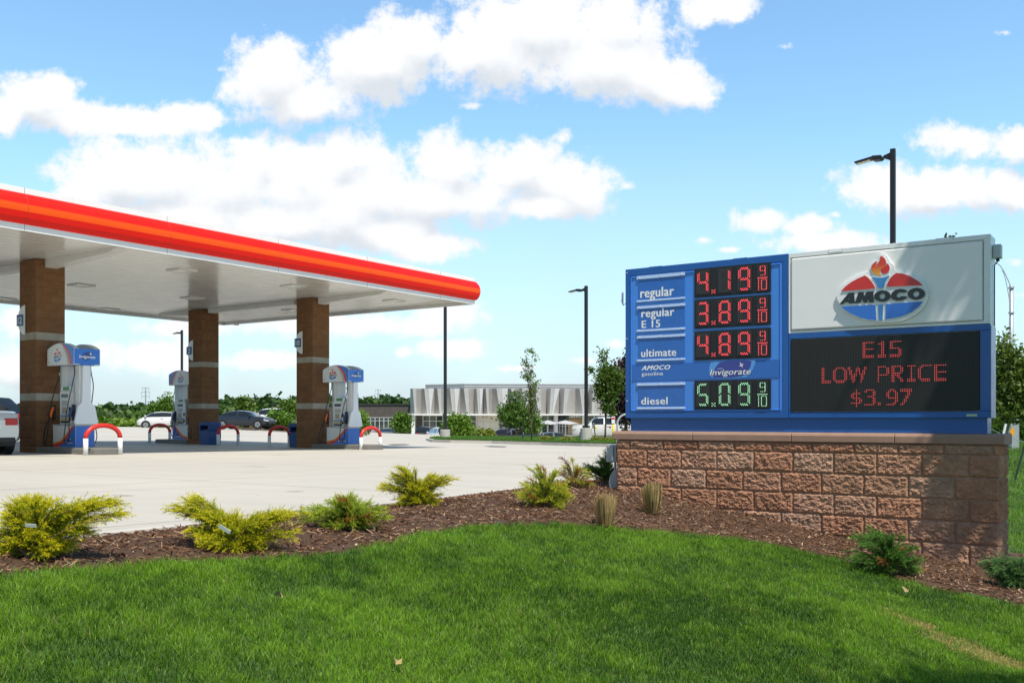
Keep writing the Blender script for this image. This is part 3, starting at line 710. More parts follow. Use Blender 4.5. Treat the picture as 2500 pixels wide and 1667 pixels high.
SLICE = {  # dot-matrix letters, ten rows
 'E': ["1111111","1100000","1100000","1100000","1111111","1100000","1100000","1100000","1111111","1111111"],
 '1': ["00110","11110","00110","00110","00110","00110","00110","00110","11111","11111"],
 '5': ["1111111","1100000","1100000","1100000","1111110","0000011","0000011","0000011","1111111","1111110"],
 'L': ["110000","110000","110000","110000","110000","110000","110000","110000","111111","111111"],
 'O': ["001111100","011000110","110000011","110000011","110000011","110000011","110000011","110000011","011111110","001111100"],
 'W': ["110000100011","110001110011","011001110110","011001010110","011011011110","001111001100","001110001100","001110001100","000110001000","000100001000"],
 'P': ["1111100","1000011","1000011","1000011","1000011","1111110","1000000","1000000","1000000","1000000"],
 'R': ["1111110","1100011","1100011","1100011","1111110","1111100","1101100","1100110","1100011","1100011"],
 'I': ["11111","00100","00100","00100","00100","00100","00100","00100","11111","11111"],
 'C': ["00111111","01100000","11000000","11000000","11000000","11000000","11000000","11000000","01111110","00111110"],
 '$': ["0001000","0001000","0111110","1101000","1101000","0111110","0001011","0001011","1111110","0001000","0001000"],
 '3': ["0111110","1100011","0000011","0000011","0011110","0000011","0000011","0000011","0000011","1111110"],
 '.': ["00","00","00","00","00","00","00","00","11","11"],
 '9': ["0011100","0110110","1100011","1100011","1100011","0111111","0000011","0000011","0000110","1111100"],
 '7': ["1111111","1111111","0000110","0000110","0001100","0001100","0011000","0011000","0110000","1100000"]}
def Zc(pts): return [SP(2000+a/7.127, 600+b/7.127, SV-.045) for a, b in pts]
EMB = dict(
 back=[(1000,165),(1050,130),(1120,140),(1190,190),(1225,270),(1285,320),(1305,370),(1300,430),(1400,430),(1530,460),(1680,530),(1800,620),(1880,740),(1905,830),(1895,930),(1840,1050),(1740,1160),(1600,1250),(1420,1310),(1220,1340),(1020,1335),(830,1300),(650,1230),(500,1140),(380,1040),(315,950),(300,860),(330,780),(400,690),(520,600),(680,510),(860,455),(885,400),(890,350),(930,290),(1000,225)],
 redl=[(385,795),(420,752),(460,710),(560,635),(680,570),(800,518),(860,560),(920,630),(965,700),(980,745)],
 redr=[(1178,715),(1195,650),(1240,570),(1290,515),(1345,475),(1450,485),(1580,530),(1700,600),(1760,645),(1808,690)],
 torch=[(915,535),(1000,555),(1090,558),(1170,540),(1232,510),(1190,565),(1150,640),(1130,735),(1022,740),(1008,670),(970,600)],
 stem=[(1030,1025),(1118,1022),(1108,1298),(1040,1300)],
 bll=[(385,1060),(985,1025),(1000,1298),(850,1285),(700,1245),(550,1180),(450,1115)],
 blr=[(1165,1015),(1808,968),(1740,1060),(1620,1150),(1480,1215),(1330,1255),(1155,1278)],
 fl=[(1065,178),(1120,195),(1160,250),(1172,310),(1150,360),(1110,395),(1070,420),(1057,460),(1070,495),(1100,518),(1050,525),(980,505),(925,460),(905,400),(915,345),(960,295),(1020,262),(995,310),(985,370),(1015,320),(1050,270),(1068,220)],
 fr=[(1185,300),(1225,350),(1232,410),(1205,465),(1150,492),(1100,485),(1075,450),(1085,410),(1130,375),(1170,345)])
LET = [[[(358,1020),(420,1015),(440,985),(520,980),(525,1005),(625,1000),(612,815),(520,822)],[(485,935),(520,885),(526,932)]],
 [[(635,1002),(690,808),(775,805),(790,880),(835,800),(950,795),(948,988),(870,990),(872,890),(830,990),(775,993),(755,895),(712,998)]],
 [ellipse(1105,877,143,98,28,-.08), ellipse(1103,880,53,48,20,-.3)],
 [[(1545,800),(1500,765),(1420,752),(1330,770),(1270,820),(1252,880),(1275,930),(1340,958),(1430,955),(1500,930),(1535,885),(1440,878),(1400,903),(1358,897),(1345,865),(1370,825),(1420,808),(1455,820)]],
 [ellipse(1695,838,150,103,28,-.08), ellipse(1692,842,56,50,20,-.3)]]
SMOOTHK = {'back': 2, 'fl': 2, 'fr': 2, 'torch': 1}
def emblem(parent, conv, y, thick, simple=False, name='emblem'):
    """raised torch-and-oval emblem; conv maps drawing coordinates to (x,z)"""
    zs = [p[1] for p in conv(EMB['back'])]; z0, z1 = min(zs), max(zs)
    def shp(k, mt, yy, th, nm, grow=None):
        pts = EMB[k]
        if k in SMOOTHK: pts = smooth_loop(pts, SMOOTHK[k])
        return put(loops_mesh([conv(pts)], th), nm, mt, bk if bk else parent, 0, yy, 0)
    bk = None
    b = shp('back', WFACE, y, thick, name); b.parent = parent; bk = b; b_y = -thick
    if thick > .02:
        md = b.modifiers.new('bevel', 'BEVEL'); md.width = .012; md.segments = 3; md.limit_method = 'ANGLE'; md.angle_limit = R(50)
    t2 = .006 if thick > .02 else .0015
    h = z1-z0
    fm = grad_mat('emblem flame', (.80, .42, .03), (.66, .05, .02), z0+h*.66, z0+h*.83)
    rm = grad_mat('emblem red fading to gold', (.78, .30, .04), (.62, .028, .02), z0+h*.455, z0+h*.50)
    for k, mt, nm in (('redl', rm, 'red_field'), ('redr', rm, 'red_field'), ('torch', EBLUE2, 'torch'), ('stem', EBLUE2, 'torch'), ('bll', EBLUE, 'blue_field'), ('blr', EBLUE, 'blue_field'), ('fl', fm, 'flame'), ('fr', RED, 'flame')):
        if thick > .02:      # white raised rim
            pts = conv(smooth_loop(EMB[k], SMOOTHK.get(k, 0)) if k in SMOOTHK else EMB[k]); cx = sum(p[0] for p in pts)/len(pts); cz = sum(p[1] for p in pts)/len(pts)
            rim = []
            n = len(pts)
            ar = sum(pts[i][0]*pts[(i+1) % n][1]-pts[(i+1) % n][0]*pts[i][1] for i in range(n)); sg = 1 if ar > 0 else -1
            for i in range(n):
                a, p, q = pts[i-1], pts[i], pts[(i+1) % n]; tx, tz = q[0]-a[0], q[1]-a[1]; l = math.hypot(tx, tz) or 1
                rim.append((p[0]+sg*tz/l*.008, p[1]-sg*tx/l*.008))
            put(loops_mesh([rim], t2), 'rim', WLET, bk, 0, b_y-y*0-.0005, 0)
            o = shp(k, mt, b_y-.0065, .003, nm)
        else:
            o = shp(k, mt, b_y-.0005, t2, nm)
    for lp in LET:
        put(loops_mesh([conv(q) for q in lp], .016 if thick > .02 else .0015), 'letter', LETBLK, bk, 0, b_y-.0008, 0)
    return b

def price_sign():
    root = empty('price_sign', (*XY(SU0, SV), CAPT), TH, 'wide blue and white fuel price sign with red and green numbers, on the block wall', 'sign')
    zo = -CAPT                      # children use sign coordinates with z measured from the world; shift once
    def bld(mb, name, mt, par=None, **k):
        o = mb.build(name, mt, par or root, **k)
        if par is None: o.location.z = zo
        return o
    CB, CT_, CW, CD = 1.008, 2.680, 3.724, .28; MID = 1.863
    bld(MB().box(.05, CW-.03, .02, CD-.03, CAPT+.002, CB), 'plinth', BLUE_D)
    bld(MB().box(.001, CW-.001, .012, CD, CB+.001, CT_-.001), 'cabinet', ALU, bevel=.004)
    # left: price cabinet front: raised frame and moulded face
    fr = MB(); a = .055
    fr.box(0, MID-.003, -.015, .013, CB, CB+.065); fr.box(0, MID-.003, -.015, .013, CT_-.075, CT_); fr.box(0, a, -.015, .013, CB+.065, CT_-.075); fr.box(MID-.06, MID-.003, -.015, .013, CB+.065, CT_-.075)
    fr.box(-.004, -.0005, .0, CD, CB, CT_)
    bld(fr, 'price_frame', BLUE_D, bevel=.004)
    face = bld(MB().box(a+.002, MID-.062, -.010, .0, CB+.067, CT_-.077), 'price_panel', BLUE_M, bevel=.006, seg=3)
    lip = MB(); x0, x1, z0, z1 = a+.012, MID-.075, CB+.08, CT_-.09
    for q in ((x0, x1, -.021, -.0105, z1-.012, z1), (x0, x1, -.021, -.0105, z0, z0+.010), (x1-.012, x1, -.021, -.0105, z0+.010, z1-.012), (x0, x0+.01, -.021, -.0105, z0+.01, z1-.012)): lip.box(*q)
    bld(lip, 'panel_rim', BLUE_M, bevel=.004)
    def Q(px, py): return SP(1500+px/3.136, 560+py/3.136, SV-.01)
    # lettering plates held by clear rails
    YF = -.0115
    rails = [(360, 387), (545, 560), (590, 612), (770, 787), (817, 838), (997, 1013), (1177, 1198), (1360, 1377)]
    xl = Q(174, 400)[0]; xr = Q(544, 400)[0]
    zz = [(Q(175, b)[1], Q(175, t)[1]) for t, b in rails]
    for k, (zb, zt) in enumerate(zz):
        m = MB(); m.box(xl, xr, YF-.010, YF, zb, zt); m.box(xl+.002, xr-.002, YF-.016, YF-.0105, zb, zb+(zt-zb)*.35)
        o = bld(m, 'rail', CLEAR, bevel=.002)
        for f in (.06, .5, .93): MB().tube([(xl+(xr-xl)*f, YF-.010, (zb+zt)/2), (xl+(xr-xl)*f, YF-.020, (zb+zt)/2)], .006, 8).build('screw', ALU, o)
    px0, px1 = Q(188, 400)[0], Q(538, 400)[0]
    words = [(('regular', 203, 463, 525, 75, 'l'),), (('regular', 211, 465, 675, 65, 'l'), ('E 15', 213, 357, 755, 58, 'c')), (('ultimate', 209, 480, 977, 60, 'l'),), (('diesel', 209, 414, 1340, 58, 'l'),)]
    for k in range(4):
        zb, zt = zz[2*k+1][1], zz[2*k][0]
        pl = bld(MB().box(px0, px1, YF-.006, YF-.0005, zb-.004, zt+.004), 'name_plate', BLUE_P)
        for (t, xa, xb, yb, hh, kind) in words[k]:
            A_ = Q(xa, yb); B_ = Q(xb, yb-30); hgt = Q(xa, yb-hh)[1]-A_[1]
            put(text_mesh(t, .0, .035, 0, 1.06, width=B_[0]-A_[0], height=hgt*(1.0 if kind == 'c' else 1.0)), 'lettering', WLET, pl, A_[0], YF-.0075, A_[1])
    # brand band
    z0, z1 = Q(130, 1160)[1], Q(130, 1035)[1]
    bd = bld(MB().box(Q(126, 1100)[0], Q(1262, 1100)[0], YF-.0045, YF-.0002, z0, z1), 'brand_band', BLUE_B)
    A_ = Q(211, 1078); B_ = Q(433, 1070)
    put(text_mesh('AMOCO', 0, .055, .35, 1.12, width=B_[0]-A_[0], height=Q(211, 1042)[1]-A_[1]), 'lettering', WLET, bd, A_[0], YF-.006, A_[1])
    A_ = Q(211, 1120); B_ = Q(375, 1115)
    put(text_mesh('gasoline', 0, .02, 0, 1.05, width=B_[0]-A_[0], height=(Q(211, 1090)[1]-A_[1])*.95), 'lettering', WLET, bd, A_[0], YF-.006, A_[1])
    def I(px, py): return SP(1720+px/16.8, 860+py/16.8, SV-.01)
    glow = [(300,345),(700,350),(1935,325),(2120,330),(2060,560),(1880,900),(1650,1050),(330,1075),(200,900),(200,600)]
    put(loops_mesh([smooth_loop([I(*p) for p in glow], 1)], .0006), 'badge_glow', CYAN, bd, 0, YF-.0048, 0)
    pur = [(700,350),(1935,325),(1925,450),(1880,640),(1750,830),(1500,1020),(390,1045),(345,940),(390,760),(500,560)]
    put(loops_mesh([smooth_loop([I(*p) for p in pur], 1)], .0006), 'badge', NAVY, bd, 0, YF-.0058, 0)
    A_ = I(232, 940); B_ = I(1915, 900); hgt = I(232, 690)[1]-A_[1]
    put(text_mesh('Invigorate', 0, .055, .22, 1.0, width=(B_[0]-A_[0])*1.02, height=hgt), 'lettering_outline', OUTL, bd, A_[0]-.003, YF-.0070, A_[1]-.001)
    put(text_mesh('Invigorate', 0, .018, .22, 1.02, width=B_[0]-A_[0], height=hgt), 'lettering', WLET, bd, A_[0], YF-.0078, A_[1])
    A_ = I(530, 700); put(text_mesh('with', 0, .0, .1, 1.0, width=I(745, 690)[0]-A_[0], height=(I(530, 620)[1]-A_[1])*.9), 'lettering', CLEAR, bd, A_[0], YF-.0072, A_[1])
    st = [(1460,390),(1545,500),(1630,455),(1560,545),(1590,620),(1510,560),(1425,580),(1495,510)]
    put(loops_mesh([[I(*p) for p in st]], .0006), 'star', WLET, bd, 0, YF-.0072, 0)
    # four price displays
    disp = [('4', '1', '9', (657.4, 727.7), LEDR, LEDR2), ('3', '8', '9', (732.7, 803.0), LEDR, LEDR2), ('4', '8', '9', (809.8, 879.6), LEDR, LEDR2), ('5', '0', '9', (929.5, 999.5), LEDG, LEDG2)]
    for (d1, d2, d3, (ya, yb), lit, glowm) in disp:
        a0 = SP(1696.5, yb, SV-.01); a1 = SP(1696.5, ya, SV-.01); xe = SP(1882.6, 800, SV-.01)[0]; w = xe-a0[0]; h = a1[1]-a0[1]
        pan = bld(MB().box(a0[0], xe, YF-.012, YF-.0003, a0[1], a1[1]), 'price_display', BLK, bevel=.002)
        for (f0, f1, ch) in ((.025, .215, d1), (.315, .51, d2), (.57, .765, d3)):
            xm0, xm1 = a0[0]+w*f0, a0[0]+w*f1; zb, zt = a0[1]+h*.09, a1[1]-h*.07
            md = MB().box(xm0, xm1, YF-.020, YF-.0123, zb, zt).build('digit_module', BLK2, pan, bevel=.003)
            on, off, gl = MB(), MB(), MB()
            ix0, iw, iz0, ih = xm0+(xm1-xm0)*.14, (xm1-xm0)*.72, zb+(zt-zb)*.06, (zt-zb)*.88
            for s, pts in SEGD.items():
                for (x, z) in pts:
                    X_, Z_ = ix0+x*iw, iz0+z*ih
                    if s in SEG[ch]: on.disc(X_, YF-.0235, Z_, .0042, 6); gl.disc(X_, YF-.0215, Z_, .0082, 8)
                    else: off.disc(X_, YF-.0215, Z_, .0030, 6)
            gl.build('led_glow', glowm, md)
            on.build('lit_digit', lit, md)
            if off.f: off.build('unlit_leds', LEDO, md)
        # the point
        xm0, xm1 = a0[0]+w*.235, a0[0]+w*.295; zb = a0[1]+h*.10; zt = zb+h*.13
        md = MB().box(xm0, xm1, YF-.020, YF-.0123, zb, zt).build('point_module', BLK2, pan)
        on = MB(); gl = MB()
        for x, z in ((.18, .15), (.82, .15), (.5, .5), (.18, .85), (.82, .85)):
            on.disc(xm0+(xm1-xm0)*x, YF-.0235, zb+(zt-zb)*z, .0042, 6); gl.disc(xm0+(xm1-xm0)*x, YF-.0215, zb+(zt-zb)*z, .008, 8)
        gl.build('led_glow', glowm, md)
        on.build('lit_point', lit, md)
        # nine tenths
        xm0, xm1 = a0[0]+w*.83, a0[0]+w*.97; zb, zt = a0[1]+h*.06, a1[1]-h*.07
        md = MB().box(xm0, xm1, YF-.020, YF-.0123, zb, zt).build('fraction_module', BLK2, pan)
        on = MB(); gl = MB(); W_, H_ = xm1-xm0, zt-zb
        def add(pts, x0_, z0_, ww, hh):
            for x, z in pts: on.disc(x0_+x*ww, YF-.0235, z0_+z*hh, .0034, 6); gl.disc(x0_+x*ww, YF-.0215, z0_+z*hh, .0062, 6)
        add(small_digit('9'), xm0+W_*.30, zb+H_*.60, W_*.45, H_*.34)
        add([(i/9, 0) for i in range(10)], xm0+W_*.08, zb+H_*.50, W_*.84, 1)
        add([(0, i/7) for i in range(8)], xm0+W_*.16, zb+H_*.05, 1, H_*.38)
        add(small_digit('0'), xm0+W_*.42, zb+H_*.05, W_*.45, H_*.38)
        gl.build('led_glow', glowm, md)
        on.build('lit_fraction', lit, md)
    # right top: white face with the raised emblem
    f = MB(); WB = 1.868
    f.box(MID, CW, -.012, .013, WB, WB+.022); f.box(MID, CW, -.012, .013, CT_-.045, CT_); f.box(MID, MID+.018, -.012, .013, WB+.022, CT_-.045); f.box(CW-.055, CW, -.012, .013, WB+.022, CT_-.045)
    bld(f, 'emblem_frame', ALU, bevel=.003)
    wp = bld(MB().box(MID+.028, CW-.065, -.022, .008, WB+.030, CT_-.055), 'white_panel', WFACE, bevel=.014, seg=4)
    emblem(wp, Zc, -.022, .024)
    # right bottom: message screen in blue surround
    f = MB(); ST0, ST1 = 1.073, 1.802
    f.box(MID, CW, -.012, .013, CB, ST0-.004); f.box(MID, CW, -.012, .013, ST1+.006, WB-.003); f.box(MID, MID+.022, -.012, .013, ST0-.004, ST1+.006); f.box(CW-.088, CW, -.012, .013, ST0-.004, ST1+.006)
    bld(f, 'screen_surround', BLUE_D, bevel=.004)
    f = MB(); f.box(CW+.0005, CW+.004, .0, CD, CB, WB-.02); bld(f, 'side_cladding', BLUE_D)
    x0, x1 = MID+.026, CW-.092; P_ = .01585
    SCR = bpy.data.materials.new('message screen'); SCR.use_nodes = True; N = SCR.node_tree.nodes; L = SCR.node_tree.links; bs = N['Principled BSDF']; bs.inputs['Roughness'].default_value = .55
    tc = N.new('ShaderNodeTexCoord'); vr = N.new('ShaderNodeTexVoronoi'); vr.inputs['Randomness'].default_value = 0; vr.inputs['Scale'].default_value = 1/P_; L.new(tc.outputs['Object'], vr.inputs['Vector'])
    mr = N.new('ShaderNodeMapRange'); L.new(vr.outputs['Distance'], mr.inputs[0]); mr.inputs[1].default_value = .18; mr.inputs[2].default_value = .34
    mx = N.new('ShaderNodeMix'); mx.data_type = 'RGBA'; L.new(mr.outputs[0], mx.inputs[0]); mx.inputs[6].default_value = (.052, .048, .042, 1); mx.inputs[7].default_value = (.004, .004, .0045, 1); L.new(mx.outputs[2], bs.inputs['Base Color'])
    scr = bld(MB().box(x0, x1, -.018, .008, ST0, ST1), 'message_screen', SCR)
    def mpix(a, b): return SP(1990+a/6.72, 810+b/6.72, SV-.018)
    lines = [[('E', 780), ('1', 1030), ('5', 1245)], [('L', 105), ('O', 290), ('W', 545), ('P', 1045), ('R', 1265), ('I', 1520), ('C', 1690), ('E', 1950)], [('$', 590), ('3', 820), ('.', 1045), ('9', 1165), ('7', 1415)]]
    tops = [mpix(860, 172)[1], mpix(120, 600)[1], mpix(1300, 945)[1]]
    k = 0
    for ln, top in zip(lines, tops):
        for ch, xx in ln:
            X0 = mpix(xx, 600)[0]; X0 = x0+round((X0-x0)/P_)*P_; Z0 = ST0+round((top-ST0)/P_)*P_
            on = MB(); gl = MB(); rows = SLICE[ch]; pw = P_ if ch != 'W' else P_*.98
            for r_, row in enumerate(rows):
                for c_, b in enumerate(row):
                    if b == '1': on.disc(X0+c_*pw, -.0205, Z0-r_*P_, P_*.22, 6); gl.disc(X0+c_*pw, -.0190, Z0-r_*P_, P_*.42, 6)
            gl.build('led_glow', LEDM2, scr); on.build('lit_character', LEDM, scr)
    o = bld(MB().box(CW-.20, CW-.11, -.0145, -.0122, CB+.015, CB+.035), 'maker_label', mat('small label', (.45, .55, .35), .5))
    # lifting brackets on the top edge
    for i, (px, mt) in enumerate(((1600, BLUE_D), (1807, BLUE_D), (2042, ALU), (2305, ALU))):
        x = SP(px, 600)[0]; m = MB(); z = CT_
        m.box(x-.075, x+.075, -.006, .02, z, z+.006); [m.box(x+s*.066-.005, x+s*.066+.005, -.0155, -.0125, z-.03, z+.004) for s in (-1, 1)]; m.box(x-.06, x+.06, -.0155, -.0125, z-.03, z-.024)
        bld(m, 'lifting_bracket', mt)
    for x, z in ((CW-.022, CT_-.02), (CW-.045, CT_-.06), (CW-.02, 2.2), (CW-.02, 1.95), (.02, CT_-.04), (.02, 1.9), (.02, 1.2)):
        bld(MB().tube([(x, -.012 if x > 1 else -.015, z), (x, -.020, z)], .006, 6), 'screw', ALU)
    # antenna at the left, small camera-like box at the right
    GR = mat('antenna grey', (.55, .57, .60), .5)
    a = empty('antenna', (*XY(SU0-.005, SV+.14), SP(1528, 736)[1]), TH, 'small white rod antenna on a bent arm at the left edge of the price sign', 'antenna')
    MB().tube([(0, 0, 0), (-.07, 0, .0), (-.10, 0, -.02), (-.115, 0, .02)], .005, 6).build('arm', GR, a)
    MB().tube([(-.115, 0, .0), (-.115, 0, .13)], .012, 10).build('rod', WLET, a)
    MB().tube([(-.105, .0, -.03), (-.135, 0, .04)], .004, 6).build('cable', GR, a)
    b = empty('junction_box', (*XY(SU0+CW+.004, SV+.14), 2.535), TH, 'pale grey plastic box on the upper right edge of the price sign', 'box')
    MB().box(.001, .068, -.05, .05, -.062, .062).build('housing', GR, b, bevel=.006)
    MB().tube([(.035, 0, -.062), (.035, 0, -.088)], .016, 10).build('gland', BLK2, b)
    MB().tube([(.035, 0, -.088), (.02, 0, -.11), (.008, 0, -.12), (.006, 0, -.68)], .005, 6).build('cable', BLK2, b)
price_sign()
# ------------------------------------------------------------------ canopy over the pumps
ZS = ZC+4.27                                    # soffit level
def on_level(px, py, z):
    Y = F*(z-ZC)/(CY-py); return UV((px-CX)/F*Y, Y)
CRED = mat('canopy red', (.82, .010, .004), .5, spec=.25, var=.03, vscale=1)
CORA = mat('canopy orange', (.88, .085, .002), .5, spec=.25, var=.04, vscale=1.5)
CWHT = mat('canopy white', (.80, .80, .79), .35, var=.03, vscale=2)
SOFF = mat('soffit panel', (.70, .68, .64), .15, var=.03, vscale=1.5)
STEEL = mat('white beam', (.70, .69, .67), .4, var=.05, vscale=3)
def soffit_bump():
    N = SOFF.node_tree.nodes; L = SOFF.node_tree.links; b = N['Principled BSDF']
    tc = N.new('ShaderNodeTexCoord'); sp = N.new('ShaderNodeSeparateXYZ'); L.new(tc.outputs['Object'], sp.inputs[0])
    w = N.new('ShaderNodeMath'); w.operation = 'MULTIPLY'; w.inputs[1].default_value = 2*math.pi/.30; L.new(sp.outputs[0], w.inputs[0])
    s = N.new('ShaderNodeMath'); s.operation = 'SINE'; L.new(w.outputs[0], s.inputs[0])
    n = N.new('ShaderNodeTexNoise'); n.inputs['Scale'].default_value = 1.2; L.new(tc.outputs['Object'], n.inputs['Vector'])
    a = N.new('ShaderNodeMath'); a.operation = 'POWER'; ab = N.new('ShaderNodeMath'); ab.operation = 'ABSOLUTE'; L.new(s.outputs[0], ab.inputs[0]); L.new(ab.outputs[0], a.inputs[0]); a.inputs[1].default_value = .35
    bp = N.new('ShaderNodeBump'); bp.inputs['Strength'].default_value = .30; bp.inputs['Distance'].default_value = .02; L.new(a.outputs[0], bp.inputs['Height']); L.new(bp.outputs[0], b.inputs['Normal'])
soffit_bump()
def soffit_seams():
    N = SOFF.node_tree.nodes; L = SOFF.node_tree.links; b = N['Principled BSDF']; src = b.inputs['Base Color'].links[0].from_socket
    tc = N.new('ShaderNodeTexCoord'); sp = N.new('ShaderNodeSeparateXYZ'); L.new(tc.outputs['Object'], sp.inputs[0])
    def M(op, a, c=0.0):
        n = N.new('ShaderNodeMath'); n.operation = op
        L.new(a, n.inputs[0]); n.inputs[1].default_value = c; return n.outputs[0]
    f = M('LESS_THAN', M('FRACT', M('DIVIDE', sp.outputs[0], .40)), .07)
    mx = N.new('ShaderNodeMix'); mx.data_type = 'RGBA'; L.new(f, mx.inputs[0]); L.new(src, mx.inputs[6]); mx.inputs[7].default_value = (.40, .385, .36, 1); L.new(mx.outputs[2], b.inputs['Base Color'])
soffit_seams()
CU0, CU1, CV1 = -34.85, -20.95, 28.1; CV0 = -4.0
def canopy():
    root = empty('fuel_canopy', (*XY(CU1, CV1), ZS-.12), TH, 'large flat forecourt canopy with red and orange edge bands and white soffit over the pumps', 'canopy')
    w = CU0-CU1; l = CV0-CV1                     # local: x from w..0, y from l..0, z from the canopy's lower lip
    H = .98
    prof = [(-.03, .0, 0), (.0, .0, 0), (.0, .14, 0), (.055, .165, 1), (.115, .27, 1), (.145, .40, 2), (.15, .47, 2), (.145, .56, 3), (.115, .68, 3), (.05, .79, 3), (.0, .82, 4), (.0, .95, 4), (-.05, .95, 4)]
    # strips around the rectangle, mitred
    def strip(i, name, m, par):
        V = []; (o0, z0, _), (o1, z1, _) = prof[i], prof[i+1]
        q = MB()
        def rect(o): return [(w-o, l-o), (o, l-o), (o, o), (w-o, o)]
        a, b = rect(o0), rect(o1)
        for k in range(4):
            k2 = (k+1) % 4
            q.quad((*a[k], z0), (*a[k2], z0), (*b[k2], z1), (*b[k], z1))
        return q
    groups = [('lower_trim', CWHT, (0, 1)), ('red_band', CRED, (2, 3, 4)), ('orange_band', CORA, (5, 6)), ('red_band', CRED, (7, 8, 9)), ('upper_trim', CWHT, (10, 11))]
    for nm, m, idx in groups:
        q = MB()
        for i in idx:
            t = strip(i, nm, m, root); n0 = len(q.v); q.v += t.v; q.f += [tuple(x+n0 for x in f) for f in t.f]; q.m += t.m
        q.keep = True
        o = q.build(nm, m, root)
    SEAM = mat('panel seam', (.25, .05, .03), .7)
    y = -2.0
    while y > l:                                   # panel seams every 3.66 m along the near edge
        pts = [(o+.0015, z) for o, z, _ in prof[1:12]]+[(o-.004, z) for o, z, _ in reversed(prof[1:12])]
        MB().prism(pts, y-.004, y+.004, 'y').build('panel_seam', SEAM, root); y -= 3.66
    MB().box(w+.05, -.05, l+.05, -.05, .90, .94).build('roof_deck', mat('roof deck', (.5, .5, .5), .8), root)
    so = MB().box(w+.02, -.02, l+.02, -.02, .12, .20).build('soffit', SOFF, root)
    for (pu, pv_) in ((199,696),(444,660),(470,727),(265,754),(717,698),(714,757),(962,734),(10,729)):
        u, v = on_level(pu, pv_, ZS); x, y = u-CU1, v-CV1
        f = MB()
        for a in ((-.31, .31, -.31, -.25), (-.31, .31, .25, .31), (-.31, -.25, -.25, .25), (.25, .31, -.25, .25)): f.box(x+a[0], x+a[1], y+a[2], y+a[3], .085, .119)
        lo = f.build('canopy_light', STEEL, root)
        MB().box(x-.248, x+.248, y-.248, y+.248, .105, .119).build('lens', mat('lamp lens', (.85, .85, .82), .3), lo)
    for cv in (24.34, 14.36, 4.4):
        y = cv-CV1
        for (xa, xb) in ((-.9, w+.7),):
            pass
        MB().prism([(-.75, .119), (-1.1, .02), (-3.98, -.10), (-3.98, .119)], y-.16, y+.16, 'y').build('beam', STEEL, root)
        MB().box(-10.0, -5.2, y-.16, y+.16, -.04, .1185).build('beam', STEEL, root)
        MB().prism([(w+.75, .119), (w+1.1, .02), (-10.95, -.10), (-10.95, .119)], y-.16, y+.16, 'y').build('beam', STEEL, root)
    MB().tube([(w+1.0, -.15, .0), (w+1.0, -.15, -.06)], .12, 12).build('drain_cup', STEEL, root)
canopy()

# ------------------------------------------------------------------ masonry columns
def column(u, v, num, label, zrow):
    gz = ZC-float(h_site(u, v)); H = ZS-.005-gz+(.02)
    root = empty('canopy_column', (*XY(u, v), gz-.03), TH, label, 'column', 'block columns holding the canopy')
    CORE = mat('column core', (.20, .11, .06), .95)
    s = .405; MB().box(-s+.003, s-.003, -s+.003, s-.003, 0, H).build('core', CORE, root)
    br = [(.200, .100, .048), (.190, .094, .045), (.208, .106, .052), (.195, .098, .048)]; wt = [(.36, .33, .27), (.39, .36, .30)]
    r = random.Random(int(u*10)); bc, wc = [], []
    n = int(math.ceil(H/.2032)); z = 0
    faces = [((-s, -s), (1, 0, 0), (0, -1, 0)), ((s, -s), (0, 1, 0), (1, 0, 0)), ((s, s), (-1, 0, 0), (0, 1, 0)), ((-s, s), (0, -1, 0), (-1, 0, 0))]
    for c in range(n):
        h = min(.2032, H-z)
        band = c in (7, 15)
        for k, (o, xd, nd) in enumerate(faces):
            segs = [(0, .405), (.405, .405)] if (c+k) % 2 else [(0, .2), (.2, .41), (.61, .2)]
            for a, w_ in segs:
                col = r.choice(wt if band else br)
                (wc if band else bc).append(((o[0]+xd[0]*a, o[1]+xd[1]*a, z), xd, (0, 0, 1), nd, w_, h, col))
        z += h
    SM = mat('split face brown block', attr=True, rough=.9, spec=.2, bump=.5, bscale=50, bdist=.006)
    SM2 = mat('smooth pale block', attr=True, rough=.85, spec=.2, bump=.3, bscale=60, bdist=.004)
    V, Q, C = block_faces(bc, (9, 6), .016, seed=u, joint=.003, cham=.03); np_mesh('brown_block', V, Q, SM, root, color=C)
    V, Q, C = block_faces(wc, (6, 4), .002, seed=u, joint=.006, cham=.01); np_mesh('pale_band', V, Q, SM2, root, color=C)
    # number sign: half-round white plate with a blue number, on a bracket standing out from the corner
    PL = mat('number plate white', (.75, .76, .78), .4); NB_ = mat('number plate blue', (.02, .07, .25), .4)
    zc = zrow-(gz-.03)
    pts = [(0, -.42)]+[(-.36*math.sin(a), -.42*math.cos(a)) for a in [math.pi*k/14 for k in range(1, 14)]]+[(0, .42)]
    px_ = s-.08
    for side in (1,):
        m = loops_mesh([pts], .02); o = put(m, 'number_sign', PL, root, -.16+.1, -s-.035, zc)
        o.scale = (.95, 1, .95)
        b_ = MB().box(-.40, -.06, -.030, -.0205, -.16, .16).build('number_panel', NB_, o)
        put(text_mesh(num, 0, .02, 0, 1.0, height=.20, align='CENTER'), 'number', WLET, b_, -.23, -.0325, -.10)
    return root
column(-25.35, 14.36, '12', 'brown block canopy column nearest the camera beside pump twelve, two pale bands', 3.65)
column(-25.35, 24.34, '10', 'brown block canopy column behind the right hand pump, two pale bands', 3.69)
column(-31.5, 24.4, '2', 'brown block canopy column between the far pump and the blue bin with a hoop', 3.66)

